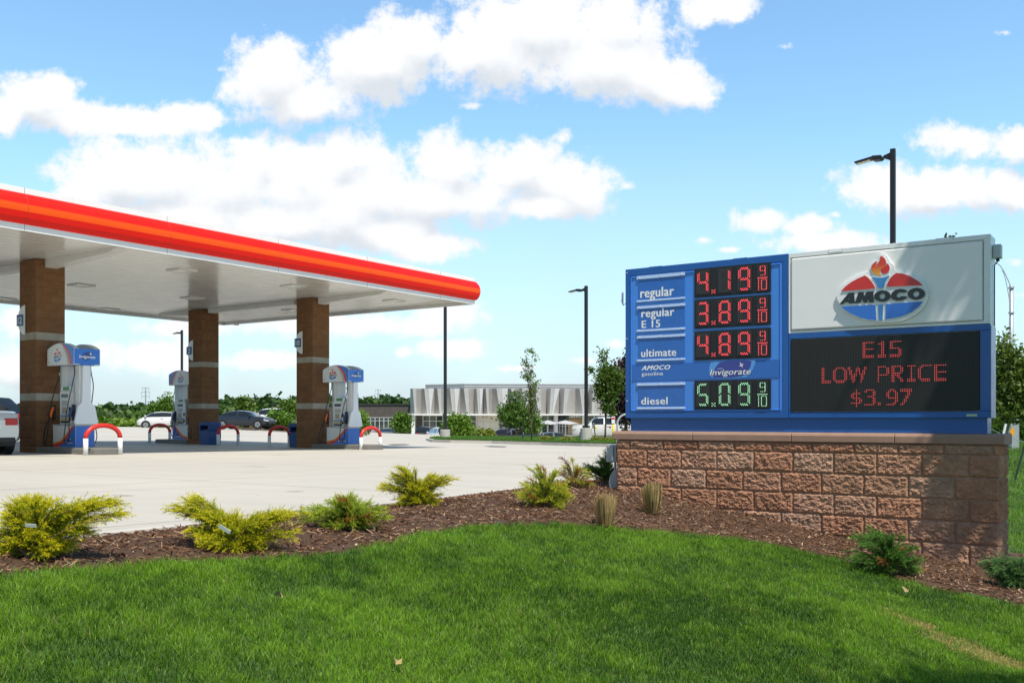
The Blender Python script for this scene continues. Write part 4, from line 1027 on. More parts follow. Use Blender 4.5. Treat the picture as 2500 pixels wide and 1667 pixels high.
# ------------------------------------------------------------------ fuel dispensers
PWH = mat('pump white', (.70, .70, .70), .35, var=.03, vscale=3)
PWH2 = mat('pump side white', (.78, .80, .83), .32)
PBL = mat('pump blue', (.025, .16, .60), .32, coat=.2); PDB = mat('pump dark blue', (.012, .055, .28), .35, coat=.2)
PRD = mat('pump red', (.66, .02, .012), .35, coat=.2); POR = mat('pump orange stripe', (.80, .30, .03), .4); PGR = mat('pump grey', (.42, .42, .42), .45)
HOSE = mat('rubber hose', (.012, .012, .012), .5); PGN = mat('green advert', (.05, .22, .04), .4); SCRN = mat('pump screen', (.02, .03, .05), .2)
BEI = mat('keypad beige', (.38, .34, .26), .5); YEL = mat('grade button yellow', (.50, .40, .10), .5); LBL = mat('grade label blue', (.15, .30, .5), .5)
NOR = mat('nozzle orange', (.85, .16, .02), .45); NBL = mat('nozzle blue', (.03, .06, .20), .4); NAM = mat('nozzle amber', (.40, .18, .03), .5)
CHR = mat('bright metal', (.6, .6, .62), .25, metal=.9)
def island(u0, u1, v, label):
    z = ZC-float(h_site((u0+u1)/2, v)); uc = (u0+u1)/2; hw = (u1-u0)/2
    pts = [(-hw, -.45), (hw-.2, -.45), (hw-.05, -.38), (hw, -.2), (hw, .2), (hw-.05, .38), (hw-.2, .45), (-hw, .45)]
    o = MB().prism(pts, -.05, .165, 'z').build('pump_island', mat('island concrete', (.17, .16, .145), .85, var=.15, vscale=3, bump=.3, bscale=60, bdist=.004), None, bevel=.025)
    o.location = (*XY(uc, v), z); o.rotation_euler = (0, 0, TH); tag(o, label, 'kerb island', 'concrete islands under the pumps')
    return z+.165
def pump(u, v, z, num, mir, label):
    root = empty('fuel_pump', (*XY(u, v), z), TH, label, 'fuel pump', 'fuel pumps under the canopy')
    sx = -1 if mir else 1
    def X(a, b): return (sx*a, sx*b) if sx > 0 else (sx*b, sx*a)
    # lower cabinet
    x0, x1 = X(-.53, .53)
    low = MB().box(x0, x1, -.27, .27, 0, .57).build('lower_cabinet', PWH, root, bevel=.008)
    for sy in (-1, 1):
        y = sy*.2725
        fx = sx*(-sy)*-1 if False else sx
        def P2(pts, dy): return loops_mesh([[(sx*a, b) for a, b in pts]])
        def place(me, nm, mt, par, dy):
            o = put(me, nm, mt, par, 0, y+sy*dy, 0)
            if sy > 0: o.rotation_euler = (0, 0, math.pi)
            return o
        blue = [(-.18, .012), (.53, .012), (.53, .56), (.44, .56), (.30, .42), (.12, .26), (-.05, .12), (-.28, .012)]
        red = [(-.53, .012), (-.27, .012), (.0, .12), (.16, .26), (.34, .42), (.47, .56), (.40, .56), (.24, .42), (.05, .25), (-.14, .13), (-.53, .06)]
        org = [(-.53, .06), (-.14, .13), (.05, .25), (.24, .42), (.40, .56), (.375, .56), (.21, .43), (.01, .28), (-.18, .17), (-.53, .105)]
        pb = place(P2(blue, 0), 'blue_wrap', PBL, low, .0)
        place(P2(red, 0), 'red_swoosh', PRD, low, .0008); place(P2(org, 0), 'orange_swoosh', POR, low, .0016)
        bd = put(loops_mesh([smooth_loop([(sx*.22-.11, .12), (sx*.22-.07, .21), (sx*.22+.0, .26), (sx*.22+.14, .22), (sx*.22+.12, .12), (sx*.22, .06)], 2)]), 'badge', PDB, pb, 0, -.0008, 0)
        put(text_mesh('Invigorate', 0, .02, .2, 1, width=.36, height=.060, align='CENTER'), 'lettering', WLET, pb, sx*.22, -.0018, .10)
        put(loops_mesh([[(sx*.30+a*.035, .215+b*.035) for a, b in ((0, 1.3), (.25, .25), (1.1, 0), (.25, -.25), (0, -1.3), (-.25, -.25), (-1.1, 0), (-.25, .25))]]), 'star', WLET, pb, 0, -.0018, 0)
    xa, xb = X(.5305, .5335)
    MB().box(xa, xb, -.262, .262, .012, .56).build('side_wrap', PBL, root, bevel=.002)
    MB().box(x0-.012, x1+.012, -.285, .285, .571, .60).build('ledge', PGR, root, bevel=.006)
    # head with its screens, both sides
    xa, xb = X(-.26, .30)
    hd = MB().box(xa, xb, -.22, .22, .6005, 1.48).build('head', PWH, root, bevel=.01)
    for sy in (-1, 1):
        holder = bpy.data.objects.new('control_panel', MB().box(-.27, .27, -.012, .0, -.43, .43).build('tmp', PWH, None).data)
        bpy.data.objects.remove(bpy.data.objects['tmp']); COL.objects.link(holder); holder.parent = hd
        holder.location = (sx*.02, sy*.222, 1.04)
        if sy > 0: holder.rotation_euler = (0, 0, math.pi)
        hx = sx
        def bx(nm, a, b, c, d, mt, y0=-.022, y1=-.0125):
            lo_, hi_ = (a, b)
            return MB().box(lo_, hi_, y0, y1, c, d).build(nm, mt, holder, bevel=.003)
        bx('display', -.20, .10, .27, .36, SCRN); bx('display_frame', -.225, .125, .225, .245, PWH2); bx('recess', -.19, .09, .05, .19, PGR, -.0135, -.0122)
        bx('touch_screen', -.17, .03, -.16, .02, BEI); bx('card_reader', .14, .235, -.10, .02, BLK2); bx('receipt_slot', .14, .235, -.34, -.24, BLK2)
        for r_ in range(3):
            for c_ in range(4):
                MB().box(-.23+c_*.10, -.145+c_*.10, -.022, -.0125, -.25-r_*.075, -.19-r_*.075).build('grade_button', (LBL, YEL, BLK2)[(r_+(c_ in (1, 2) and r_ == 0))*1 % 3 if not (c_ in (1, 2) and r_ == 0) else 0], holder)
        put(text_mesh(num, 0, .03, 0, 1, height=.045), 'number', PRD, holder, .16, -.0135, .33)
    ad = MB().box(*X(-.20, .26), -.235, .235, 1.482, 1.60).build('advert_box', PWH2, root, bevel=.006)
    for sy in (-1, 1):
        MB().box(*X(-.10, .19), min(sy*.236, sy*.241), max(sy*.236, sy*.241), 1.50, 1.585).build('green_panel', PGN, ad)
    for a, b in ((-.30, -.04), (.34, .53)):
        MB().box(*X(a, b), -.17, .17, 1.6005 if a < 0 else .601, 2.152).build('upright', PWH, root, bevel=.012)
    MB().box(*X(-.40, -.3005), -.15, .15, .601, 2.152).build('hose_mast', PGR, root, bevel=.01)
    # side shroud with its tapering tower, on the end towards the hoop
    pr = [(-.31, .6005), (.31, .6005), (.33, .66), (.24, 1.08), (.13, 1.18), (.10, 2.15), (-.10, 2.15), (-.13, 1.18), (-.24, 1.08), (-.33, .66)]
    MB().prism(pr, *X(.5305, .61), 'x').build('side_shroud', PWH2, root, bevel=.02)
    # valance
    v0 = 2.152
    lowm = MB().box(*X(-.60, .62), -.215, .215, v0, v0+.42).build('valance_core', PBL, root, bevel=.01)
    MB().box(*X(.6205, .6235), -.36, .36, v0+.02, v0+.42).build('valance_side', PBL, root, bevel=.002)
    n = 14; arch = [(-.625, v0), (.622, v0), (.622, v0+.42)]+[(.622-1.247*t/n, v0+.42+.165*math.sin(math.pi*(t/n))**.8) for t in range(1, n)]+[(-.625, v0+.42)]
    for sy in (-1, 1):
        y0, y1 = (-.37, -.2155) if sy < 0 else (.2155, .37)
        fv = MB().prism([(sx*a, b) for a, b in arch], y0, y1, 'y').build('valance_face', PWH, root, bevel=.006)
        def flat(pts, nm, mt, dy, par=fv):
            o = put(loops_mesh([[(sx*a, b) for a, b in pts]]), nm, mt, par, 0, sy*(.3705+dy), 0)
            if sy > 0: o.rotation_euler = (0, 0, math.pi)
            return o
        def az(t): return v0+.42+.165*math.sin(math.pi*min(max((.622-t)/1.247, 0), 1))**.8
        xs_ = [.05+.572*k/10 for k in range(11)]
        swb = [(.34, v0+.01), (.618, v0+.01)]+[(x, az(x)-.004) for x in reversed(xs_)]+[(.14, v0+.46), (.24, v0+.30), (.31, v0+.14)]
        swr = [(.44, v0+.01), (.52, v0+.01), (.50, v0+.16), (.42, v0+.32), (.30, v0+.45), (.15, v0+.545), (.02, v0+.577), (-.03, v0+.575), (.10, v0+.53), (.24, v0+.42), (.34, v0+.30), (.41, v0+.15)]
        swg = [(.34, v0+.01), (.44, v0+.01), (.41, v0+.15), (.34, v0+.30), (.24, v0+.42), (.10, v0+.53), (.13, v0+.46), (.24, v0+.32), (.31, v0+.15)]
        flat(swb, 'blue_field', PBL, .0); flat(swg, 'grey_field', PGR, .0008); flat(swr, 'red_stripe', PRD, .0016)
        bs_ = [( -.60, v0+.0), (.34, v0+.0), (.34, v0+.035), (-.60, v0+.07)]
        def conv(pts, c=(sx*-.14, v0+.27)): return [(c[0]+(a-1100)/1600*.42, c[1]-(b-760)/1180*.42) for a, b in pts]
        hold = put(loops_mesh([[(-.001, v0+.2), (.001, v0+.2), (.001, v0+.202), (-.001, v0+.202)]]), 'emblem_mount', PWH, fv, 0, sy*.3703, 0)
        if sy > 0: hold.rotation_euler = (0, 0, math.pi)
        emblem(hold, conv, -.0003, .0012, True)
        put(text_mesh(num, 0, .0, 0, 1, height=.06), 'number', BLK2, hold, -.58 if sx > 0 else .5, -.0008, v0+.07)
    # side badge
    def sidep(me, nm, mt, dx, yy, zz, par):
        o = put(me, nm, mt, par, sx*(.6240+dx), yy, zz); o.rotation_euler = (0, 0, R(90)*sx); return o
    mnt = lowm
    sidep(loops_mesh([smooth_loop([(-.19, -.06), (-.14, .05), (0, .125), (.15, .12), (.17, .02), (.08, -.08), (-.06, -.12)], 2)]), 'badge', PDB, .001, 0, v0+.23, mnt)
    sidep(text_mesh('Invigorate', 0, .03, .2, 1, width=.46, height=.085, align='CENTER'), 'lettering', WLET, .002, 0, v0+.18, mnt)
    sidep(loops_mesh([[(a*.05, b*.05) for a, b in ((0, 1.2), (.22, .22), (1.0, 0), (.22, -.22), (0, -1.2), (-.22, -.22), (-1.0, 0), (-.22, .22))]]), 'star', WLET, .002, .10*sx, v0+.30, mnt)
    # hoses and nozzles
    for sy in (-1, 1):
        for (hx, tx, nm, lc) in ((-.44, -.52, NOR, 'orange'), (.40, .38, NBL, 'blue')):
            yb = sy*.235 if hx > 0 else sy*.12
            pts = [(hx, yb, v0), (hx, yb, 2.0), (hx-.01, yb+sy*.02, 1.9), (tx-.02, sy*.30, 1.2), (tx-.05, sy*.36, .75), (tx-.08, sy*.38, .35), (tx-.14, sy*.40, .10), (tx-.26, sy*.38, .08), (tx-.30, sy*.36, .25), (tx-.20, sy*.36, .55), (tx-.07, sy*.345, .72), (tx+.0, sy*.33, .80)]
            if hx > 0: pts = [(hx, yb, v0), (hx+.03, yb, 1.95), (hx+.02, sy*.30, 1.6), (hx-.14, sy*.34, 1.0), (hx-.17, sy*.38, .5), (hx-.20, sy*.39, .22), (hx-.08, sy*.40, .10), (hx+.04, sy*.39, .28), (hx+.0, sy*.37, .55), (tx+.0, sy*.33, .80)]
            sm = []
            for k in range(len(pts)-1):
                a, b = Vector(pts[k]), Vector(pts[k+1]); p0 = Vector(pts[max(k-1, 0)]); p3 = Vector(pts[min(k+2, len(pts)-1)])
                for t in (0, .25, .5, .75):
                    sm.append(tuple(.5*((2*a)+(-p0+b)*t+(2*p0-5*a+4*b-p3)*t*t+(-p0+3*a-3*b+p3)*t**3)))
            sm.append(pts[-1]); sm = [(sx*p[0], p[1], p[2]) for p in sm]
            ho = MB().tube(sm, .013, 7).build('hose', HOSE, root, smooth=True)
            MB().tube([(sx*hx, yb, 1.90), (sx*hx, yb, 1.97)], .026, 8).build('breakaway', CHR, ho)
            nz = MB(); nz.tube([(sx*tx, sy*.33, .78), (sx*(tx-.0), sy*.325, .86), (sx*(tx+.015), sy*.30, .99), (sx*(tx+.03), sy*.26, 1.06)], [.022, .038, .042, .03], 8)
            no = nz.build('nozzle', nm if sy < 0 or hx > 0 else NAM, root, smooth=True)
            MB().tube([(sx*tx, sy*.37, .82), (sx*(tx+.0), sy*.39, .92), (sx*(tx+.02), sy*.33, 1.02)], .009, 6).build('trigger_guard', BLK2, no, smooth=True)
            MB().box(min(sx*(tx-.05), sx*(tx+.07)), max(sx*(tx-.05), sx*(tx+.07)), min(sy*.2225, sy*.27), max(sy*.2225, sy*.27), .70, 1.12).build('nozzle_boot', BLK2, root, bevel=.02)
z1 = island(-24.96, -22.3, 14.4, 'grey concrete island carrying the nearest pump at the left')
pump(-24.08, 14.5, z1, '12', False, 'white and blue pump marked 12, nearest the camera, beside the left column')
z2 = island(-24.96, -22.3, 24.35, 'grey concrete island carrying the right hand pump')
pump(-23.87, 24.35, z2, '10', False, 'white and blue pump marked 10 at the right end of the canopy')
z3 = island(-33.9, -31.9, 24.35, 'grey concrete island carrying the farthest pump')
pump(-32.5, 24.35, z3, '2', True, 'white and blue pump marked 2, farthest, half hidden by its column')
def hoop(u, v, w, label):
    z = ZC-float(h_site(u, v)); root = empty('safety_hoop', (*XY(u, v), z), TH, label, 'bollard', 'red and white hoop bollards')
    r = .058; h = .80; rr = w/2; q = [(0, -rr, 0), (0, -rr, .42)]
    leg = .42; top = []
    for k in range(0, 13):
        a = math.pi*k/12; top.append((0, -rr*math.cos(a), leg+(h-r-leg)*math.sin(a)**.9 if 0 < k < 12 else leg))
    HR = mat('hoop red', (.62, .02, .015), .4, var=.06, vscale=8); HW = mat('hoop white', (.74, .74, .72), .5, var=.08, vscale=6)
    MB().tube(top, r, 14).build('red_arch', HR, root, smooth=True)
    for s in (-1, 1): MB().tube([(0, s*rr, -.02), (0, s*rr, leg+.002)], r+.002, 14).build('white_leg', HW, root, smooth=True)
hoop(-22.3, 14.22, .95, 'hoop bollard in front of the nearest pump')
hoop(-22.6, 24.38, .95, 'hoop bollard right of the right hand pump')
hoop(-29.9, 24.3, .95, 'hoop bollard in front of the blue bin with an opening')
hoop(-27.05, 24.3, .95, 'hoop bollard left of the column behind the right hand pump')
hoop(-34.15, 24.3, .95, 'hoop bollard left of the farthest pump, looped by its hoses')
def bin_(u, v, label):
    z = ZC-float(h_site(u, v)); BB = mat('bin blue', (.006, .045, .20), .5, var=.06, vscale=5)
    root = empty('waste_bin', (*XY(u, v), z), TH, label, 'bin', 'blue forecourt bins')
    b = MB().prism([(-.27, 0), (.27, 0), (.31, .30), (.31, .52), (.27, .56), (-.27, .56), (-.31, .52), (-.31, .30)], -.28, .28, 'y').build('body', BB, root, bevel=.02)
    for q in ((-.30, -.22, -.29, .29), (.22, .30, -.29, .29), (-.2195, .2195, .20, .28)): MB().box(*q, .5605, .74).build('hood_side', BB, root, bevel=.01)
    MB().prism([(-.31, .742), (.31, .742), (.29, .84), (.2, .88), (-.2, .88), (-.29, .84)], -.30, .30, 'y').build('hood', BB, root, bevel=.015)
    MB().box(-.215, .215, -.20, .19, .5612, .60).build('liner', BLK2, root)
bin_(-30.72, 24.1, 'blue waste bin with a dark opening in front of the middle column')
bin_(-26.15, 24.5, 'blue waste bin squeezed between hoop and column behind the right hand pump')
bin_(-26.15, 14.75, 'dark blue waste bin behind the white car, left of the nearest column')

# ------------------------------------------------------------------ cars
TYRE = mat('tyre rubber', (.015, .015, .016), .8); GLASS = mat('car glass', (.012, .016, .020), .06, spec=.8, coat=.6); RIM = mat('wheel rim', (.45, .46, .48), .3, metal=.7)
DARK = mat('car dark trim', (.012, .012, .013), .5); LAMPR = mat('tail lamp', (.42, .01, .012), .2, coat=.6); LAMPW = mat('head lamp', (.65, .68, .70), .12, coat=.6)
KINDS = {
 'sedan': dict(L=4.85, W=1.84, H=1.44, belt=[(0, .62), (.04, .78), (.12, .92), (.30, .98), (.62, 1.0), (.9, 1.04), (.97, .98), (1, .80)], roof=[(.25, 0), (.36, .36), (.46, .44), (.60, .45), (.74, .36), (.88, .03), (.9, 0)]),
 'hatch': dict(L=4.05, W=1.70, H=1.52, belt=[(0, .62), (.04, .80), (.14, .98), (.28, 1.03), (.6, 1.05), (.93, 1.08), (1, .95)], roof=[(.11, 0), (.30, .34), (.42, .44), (.56, .455), (.74, .39), (.93, .07), (.96, 0)]),
 'suv': dict(L=4.75, W=1.92, H=1.76, belt=[(0, .75), (.03, .98), (.14, 1.08), (.28, 1.14), (.6, 1.15), (.95, 1.16), (1, .98)], roof=[(.24, 0), (.35, .44), (.45, .58), (.62, .61), (.86, .56), (.97, .12), (.985, 0)]),
 'pickup': dict(L=5.9, W=2.0, H=1.9, belt=[(0, .85), (.02, 1.12), (.10, 1.20), (.26, 1.24), (.35, 1.24), (.64, 1.24), (.655, 1.22), (.97, 1.22), (1, 1.20)], roof=[(.245, 0), (.32, .50), (.38, .62), (.50, .65), (.615, .62), (.645, .02), (.65, 0)])}
def car(kind, name, label, cat, x, y, z, ang, paint, group=None, rough=.25, wheels=True, extra=None):
    K = KINDS[kind]; Lc, Wc, H = K['L'], K['W'], K['H']
    root = empty(name, (x, y, z), ang, label, cat, group)
    PM = mat(cat+' paint', paint, rough, coat=.7 if max(paint) > .3 else .25, spec=.4)
    def itp(tab, t): return float(np.interp(t, [a for a, _ in tab], [b for _, b in tab]))
    ts = sorted(set([0, .01, .03, .06, .10, .14, .18]+[a for a, _ in K['belt']]+[a for a, _ in K['roof']]+[k/28 for k in range(29)]))
    rings = []
    for t in ts:
        e = min(t, 1-t); wf = 1-.20*max(0, 1-e/.10)**2-.03*abs(t-.5)*2
        hw = Wc/2*wf; zb = .26+.10*max(0, 1-e/.06); b = itp(K['belt'], t); r = itp(K['roof'], t) if K['roof'][0][0] <= t <= K['roof'][-1][0] else 0
        rf = r/max(.45, .01); th = hw*(1-.26*min(1, r/.5)-.04)
        xx = Lc/2-t*Lc
        rings.append([(xx, hw*.90, zb), (xx, hw*.985, zb+.10), (xx, hw, zb+(b-zb)*.55), (xx, hw*.975, b-.07), (xx, hw*.94, b), (xx, th, b+r*.90 if r else b+.012), (xx, th*.82, b+r if r else b+.03), (xx, 0, b+r+.03 if r else b+.05)])
    n = len(rings[0])
    def loft(cells, nm, mt, par, off=0.0):
        V, Q = [], []
        for (i, j, s) in cells:
            a = [rings[i][j], rings[i+1][j], rings[i+1][j+1], rings[i][j+1]]
            q = [(p[0], s*(p[1]+(off if p[1] > 0 else 0)), p[2]) for p in a]
            if s > 0: q = q[::-1]
            k = len(V); V += q; Q.append((k, k+1, k+2, k+3))
        me = bpy.data.meshes.new(nm); me.from_pydata(V, [], Q); bm = bmesh.new(); bm.from_mesh(me); bmesh.ops.remove_doubles(bm, verts=bm.verts[:], dist=1e-5); bmesh.ops.recalc_face_normals(bm, faces=bm.faces[:]); bm.to_mesh(me); bm.free()
        me.polygons.foreach_set('use_smooth', [True]*len(me.polygons))
        return link_mesh(nm, me, mt, par)
    r0, r1 = K['roof'][0][0], K['roof'][-1][0]; rpk = [a for a, b in K['roof'] if b > .33*max(q for _, q in K['roof'])]; f1, f2 = rpk[0], rpk[-1]
    bodyc, side, wind, rear = [], [], [], []
    pil = [.5*(f1+f2)+.01]
    for i in range(len(ts)-1):
        tm = (ts[i]+ts[i+1])/2
        for s in (-1, 1):
            for j in range(n-1):
                incab = r0 < tm < r1
                if incab and j == 4 and r0+.03 < tm < r1-.035 and not any(abs(tm-p) < .012 for p in pil) and not (f2-.0 < tm < f2+.02 and kind != 'sedan'): side.append((i, j, s))
                elif incab and j >= 5 and tm < f1+.05 and itp(K['roof'], tm) < .93*max(b for _, b in K['roof']): wind.append((i, j, s))
                elif incab and j >= 5 and tm > f2-.0 and itp(K['roof'], tm) < .93*max(b for _, b in K['roof']): rear.append((i, j, s))
                else: bodyc.append((i, j, s))
    for s in (-1, 1):                                  # nose and tail caps
        pass
    body = loft(bodyc, 'body', PM, root)
    runs = []
    for s_ in (-1, 1):
        last = None
        for c_ in [q for q in side if q[2] == s_]:
            if last is None or c_[0] != last+1: runs.append(([], 'side_window'))
            runs[-1][0].append(c_); last = c_[0]
    for cells, nm in runs+[(wind, 'windscreen'), (rear, 'rear_window')]:
        if cells: loft(cells, nm, GLASS, root)
    for ri in (0, -1):
        cap = MB()
        rg = rings[ri]; poly = [(p[1], p[2]) for p in rg]+[(-p[1], p[2]) for p in reversed(rg[:-1])]
        xx = rg[0][0]; cap.prism(poly, xx-.002, xx+.002, 'x'); cap.build('nose_panel' if ri == 0 else 'tail_panel', PM, root)
    MB().box(-Lc*.44, Lc*.44, -Wc*.42, Wc*.42, .20, .45).build('underbody', DARK, root)
    wr = .35 if kind in ('suv',) else (.41 if kind == 'pickup' else .33)
    for fx in (.5-.185, -.5+(.19 if kind != 'pickup' else .22)):
        for s in (-1, 1):
            xw = fx*Lc; yw = s*(Wc/2-.11)
            ar = MB(); ar.tube([(xw, s*(Wc/2-.20), wr), (xw, s*(Wc/2*.985+.004), wr)], wr+.07, 20); ar.build('wheel_arch', DARK, root)
            wv = MB().tube([(xw, yw-.1, wr), (xw, yw+.1, wr)], wr, 20).build('wheel', TYRE, root, bevel=.02)
            MB().tube([(xw, s*(Wc/2-.02), wr), (xw, s*(Wc/2+.006), wr)], wr*.66, 16).build('rim', RIM, wv)
            MB().tube([(xw, s*(Wc/2+.0065), wr), (xw, s*(Wc/2+.012), wr)], wr*.18, 8).build('hub', DARK, wv)
            sp_ = MB()
            for k in range(5):
                a = 2*math.pi*k/5+.3; c_, s_ = math.cos(a), math.sin(a); c2, s2 = math.cos(a+.42), math.sin(a+.42)
                sp_.prism([(xw+c_*wr*.22, wr+s_*wr*.22), (xw+c_*wr*.58, wr+s_*wr*.58), (xw+c2*wr*.58, wr+s2*wr*.58), (xw+c2*wr*.22, wr+s2*wr*.22)], min(s*(Wc/2+.0065), s*(Wc/2+.009)), max(s*(Wc/2+.0065), s*(Wc/2+.009)), 'y')
            sp_.build('rim_openings', DARK, wv)
    zb = itp(K['belt'], .02); 
    for s in (-1, 1):
        zl = .66 if kind != 'pickup' else .92
        MB().prism([(Lc/2-.02, zl), (Lc/2-.42, zl+.12), (Lc/2-.38, zl-.02), (Lc/2+.0, zl-.08)], min(s*Wc*.34, s*Wc*.475), max(s*Wc*.34, s*Wc*.475), 'y').build('head_lamp', LAMPW, root, bevel=.02)
        zt = .82 if kind in ('sedan',) else 1.0
        MB().box(-Lc/2-.010, -Lc/2+.05, min(s*Wc*.20, s*Wc*.372), max(s*Wc*.20, s*Wc*.372), zt-.11, zt+.07).build('tail_lamp', LAMPR, root, bevel=.02)
        mz = itp(K['belt'], .33); mx_ = Lc/2-(r0+.07)*Lc
        MB().box(mx_-.08, mx_+.08, min(s*Wc*.49, s*Wc*.58), max(s*Wc*.49, s*Wc*.58), mz+.02, mz+.15).build('mirror', PM, root, bevel=.03)
        MB().box(-.05*Lc, .01*Lc, min(s*Wc*.492, s*Wc*.503), max(s*Wc*.492, s*Wc*.503), mz-.17, mz-.14).build('door_handle', DARK, root, bevel=.01)
    MB().box(Lc/2-.02, Lc/2+.012, -.48, .48, .36, .50).build('grille', DARK, root, bevel=.01)
    MB().box(-Lc/2-.014, -Lc/2+.02, -.62, .62, .30, .42).build('rear_valance', DARK, root, bevel=.01)
    MB().box(-Lc/2-.012, -Lc/2-.002, -.26, .26, .62, .74).build('number_plate', ALU, root)
    return root
def on_site(u, v): x, y = XY(u, v); return x, y, ZC-float(h_site(u, v))
# white saloon seen from behind at the left edge: heading along -u
HU = TH+math.pi
x, y, z = on_site(-23.5-2.42, 12.0)
mb = car('sedan', 'parked_car', 'white saloon at the left edge, its right tail lamp in view', 'car', x, y, z, HU, (.72, .71, .69))
x, y, z = on_site(-38.5-2.4, 20.25)
car('suv', 'parked_car', 'black sport utility car fuelling behind the white saloon', 'car', x, y, z, HU, (.006, .006, .007), rough=.3)
p = atY(395, 88.0, 1045.5)
hb = car('hatch', 'parked_car', 'white hatchback parked by the verge, seen behind the farthest pump', 'car', p.x-.1, p.y, p.z, R(200), (.66, .66, .66))
p = atY(597, 79.5, 1045.5)
car('sedan', 'parked_car', 'dark blue grey saloon parked behind the tan grass tufts', 'car', p.x, p.y, p.z, R(-9), (.022, .028, .042), rough=.2)
p = atY(1477, 86.0, 1070)
pk = car('pickup', 'pickup_truck', 'white crew cab pickup truck with door stickers, behind the lamp post', 'pickup truck', p.x, p.y, p.z, R(180), (.62, .62, .61))
for s in (-1, 1):
    MB().tube([(.95, s*1.002, .98), (.95, s*1.006, .98)], .14, 12).build('yellow_sticker', mat('yellow sticker', (.7, .6, .05), .5), pk)
    MB().tube([(-.35, s*1.002, 1.02), (-.35, s*1.006, 1.02)], .09, 12).build('maroon_sticker', mat('maroon sticker', (.25, .03, .06), .5), pk)
# lower lot: roofs seen over its retaining kerb
rowcars = [(896, 107, 'suv', (.30, .34, .38), R(92), 'silver blue car roof just behind the right hand hoop'), (950, 107, 'sedan', (.05, .055, .06), R(88), 'black car roof left of the silver one in the lower lot'), (1040, 108, 'suv', (.06, .062, .066), R(85), 'dark grey car roof below the glazed shopfront'),
           (1072, 103, 'suv', (.75, .76, .76), R(112), 'white car with a big windscreen beside the concrete lamp base'), (1228, 105, 'suv', (.045, .02, .05), R(178), 'dark plum car roof in front of the cafe sign'), (1288, 104, 'suv', (.035, .05, .085), R(2), 'dark blue car roof below the tall thin tree'),
           (1352, 108, 'sedan', (.10, .12, .13), R(15), 'grey car roof under the shop umbrellas')]
for px, Y, k, colr, ang, lab in rowcars:
    p = atY(px, Y); car(k, 'parked_car', lab, 'car', p.x, p.y, p.z+.12, ang, colr, 'cars in the lower lot')
p = atY(655, 96.0); car('suv', 'parked_car', 'small white van partly hidden behind the round green bush', 'van', p.x, p.y, 1-(1040-CY)/F*96, R(190), (.75, .75, .75))
# ------------------------------------------------------------------ lamp posts, signs and poles
PBLK = mat('black pole', (.012, .012, .013), .45, var=.1, vscale=3); LCONC = mat('lamp base concrete', (.50, .48, .44), .85, var=.15, vscale=6, bump=.5, bscale=40, bdist=.006)
LENS = mat('lamp lens pale', (.75, .72, .65), .3)
def lamp_post(px, Y, top_py, base_py, label, width=.14, base=True, side=-1, bh=.75, lean=0):
    x = (px-CX)/F*Y; zt = ZC+(CY-top_py)/F*Y; zb = ZC-(base_py-CY)/F*Y
    root = empty('lamp_post', (x, Y, zb), TH+R(0), label, 'lamp post', 'black square car park lamp posts')
    H = zt-zb; w = width/2; b0 = bh if base else 0
    if base:
        MB().tube([(0, 0, -.1), (0, 0, bh)], .33, 24).build('concrete_base', LCONC, root, bevel=.02)
        MB().box(-w-.08, w+.08, -w-.08, w+.08, bh+.001, bh+.14).build('base_cover', PBLK, root, bevel=.02)
    MB().box(-w, w, -w, w, b0+.002, H).build('pole', PBLK, root, bevel=.008)
    s = side
    ar = MB(); ar.prism([(s*w, H-.10), (s*(w+.20), H-.17), (s*(w+.20), H-.24), (s*w, H-.33)], -.05, .05, 'y'); a = ar.build('arm', PBLK, root, bevel=.01)
    hd = empty('tmp', (0, 0, 0)); bpy.data.objects.remove(hd)
    h = MB().prism([(s*(w+.20), -.06), (s*(w+.24), .03), (s*(w+.5), .05), (s*(w+.52), .03), (s*(w+1.02), -.05), (s*(w+1.04), -.08), (s*(w+1.0), -.11), (s*(w+.55), -.045), (s*(w+.45), -.10), (s*(w+.28), -.10)], -.15, .15, 'y').build('lamp_head', PBLK, a, bevel=.012)
    h.location = (0, 0, H-.19)
    l = MB().prism([(s*(w+.58), -.052), (s*(w+.97), -.111), (s*(w+.97), -.118), (s*(w+.58), -.060)], -.11, .11, 'y').build('lens', LENS, h)
    return root
lamp_post(2180, 29.0, 364, 1068, 'tall black lamp post rising behind the price sign', .145, True)
lamp_post(1431, 55.0, 698, 1083, 'black lamp post on a concrete drum in front of the white pickup', .16, True, bh=.90)
lamp_post(1087, 64.0, 728, 1071, 'black lamp post on a concrete drum below the canopy corner', .16, True, bh=.62)
lamp_post(444, 85.0, 806, 1046, 'distant black lamp post beyond the farthest pump', .16, False)
GALV = mat('galvanised steel', (.42, .44, .46), .4, metal=.4, var=.12, vscale=12)
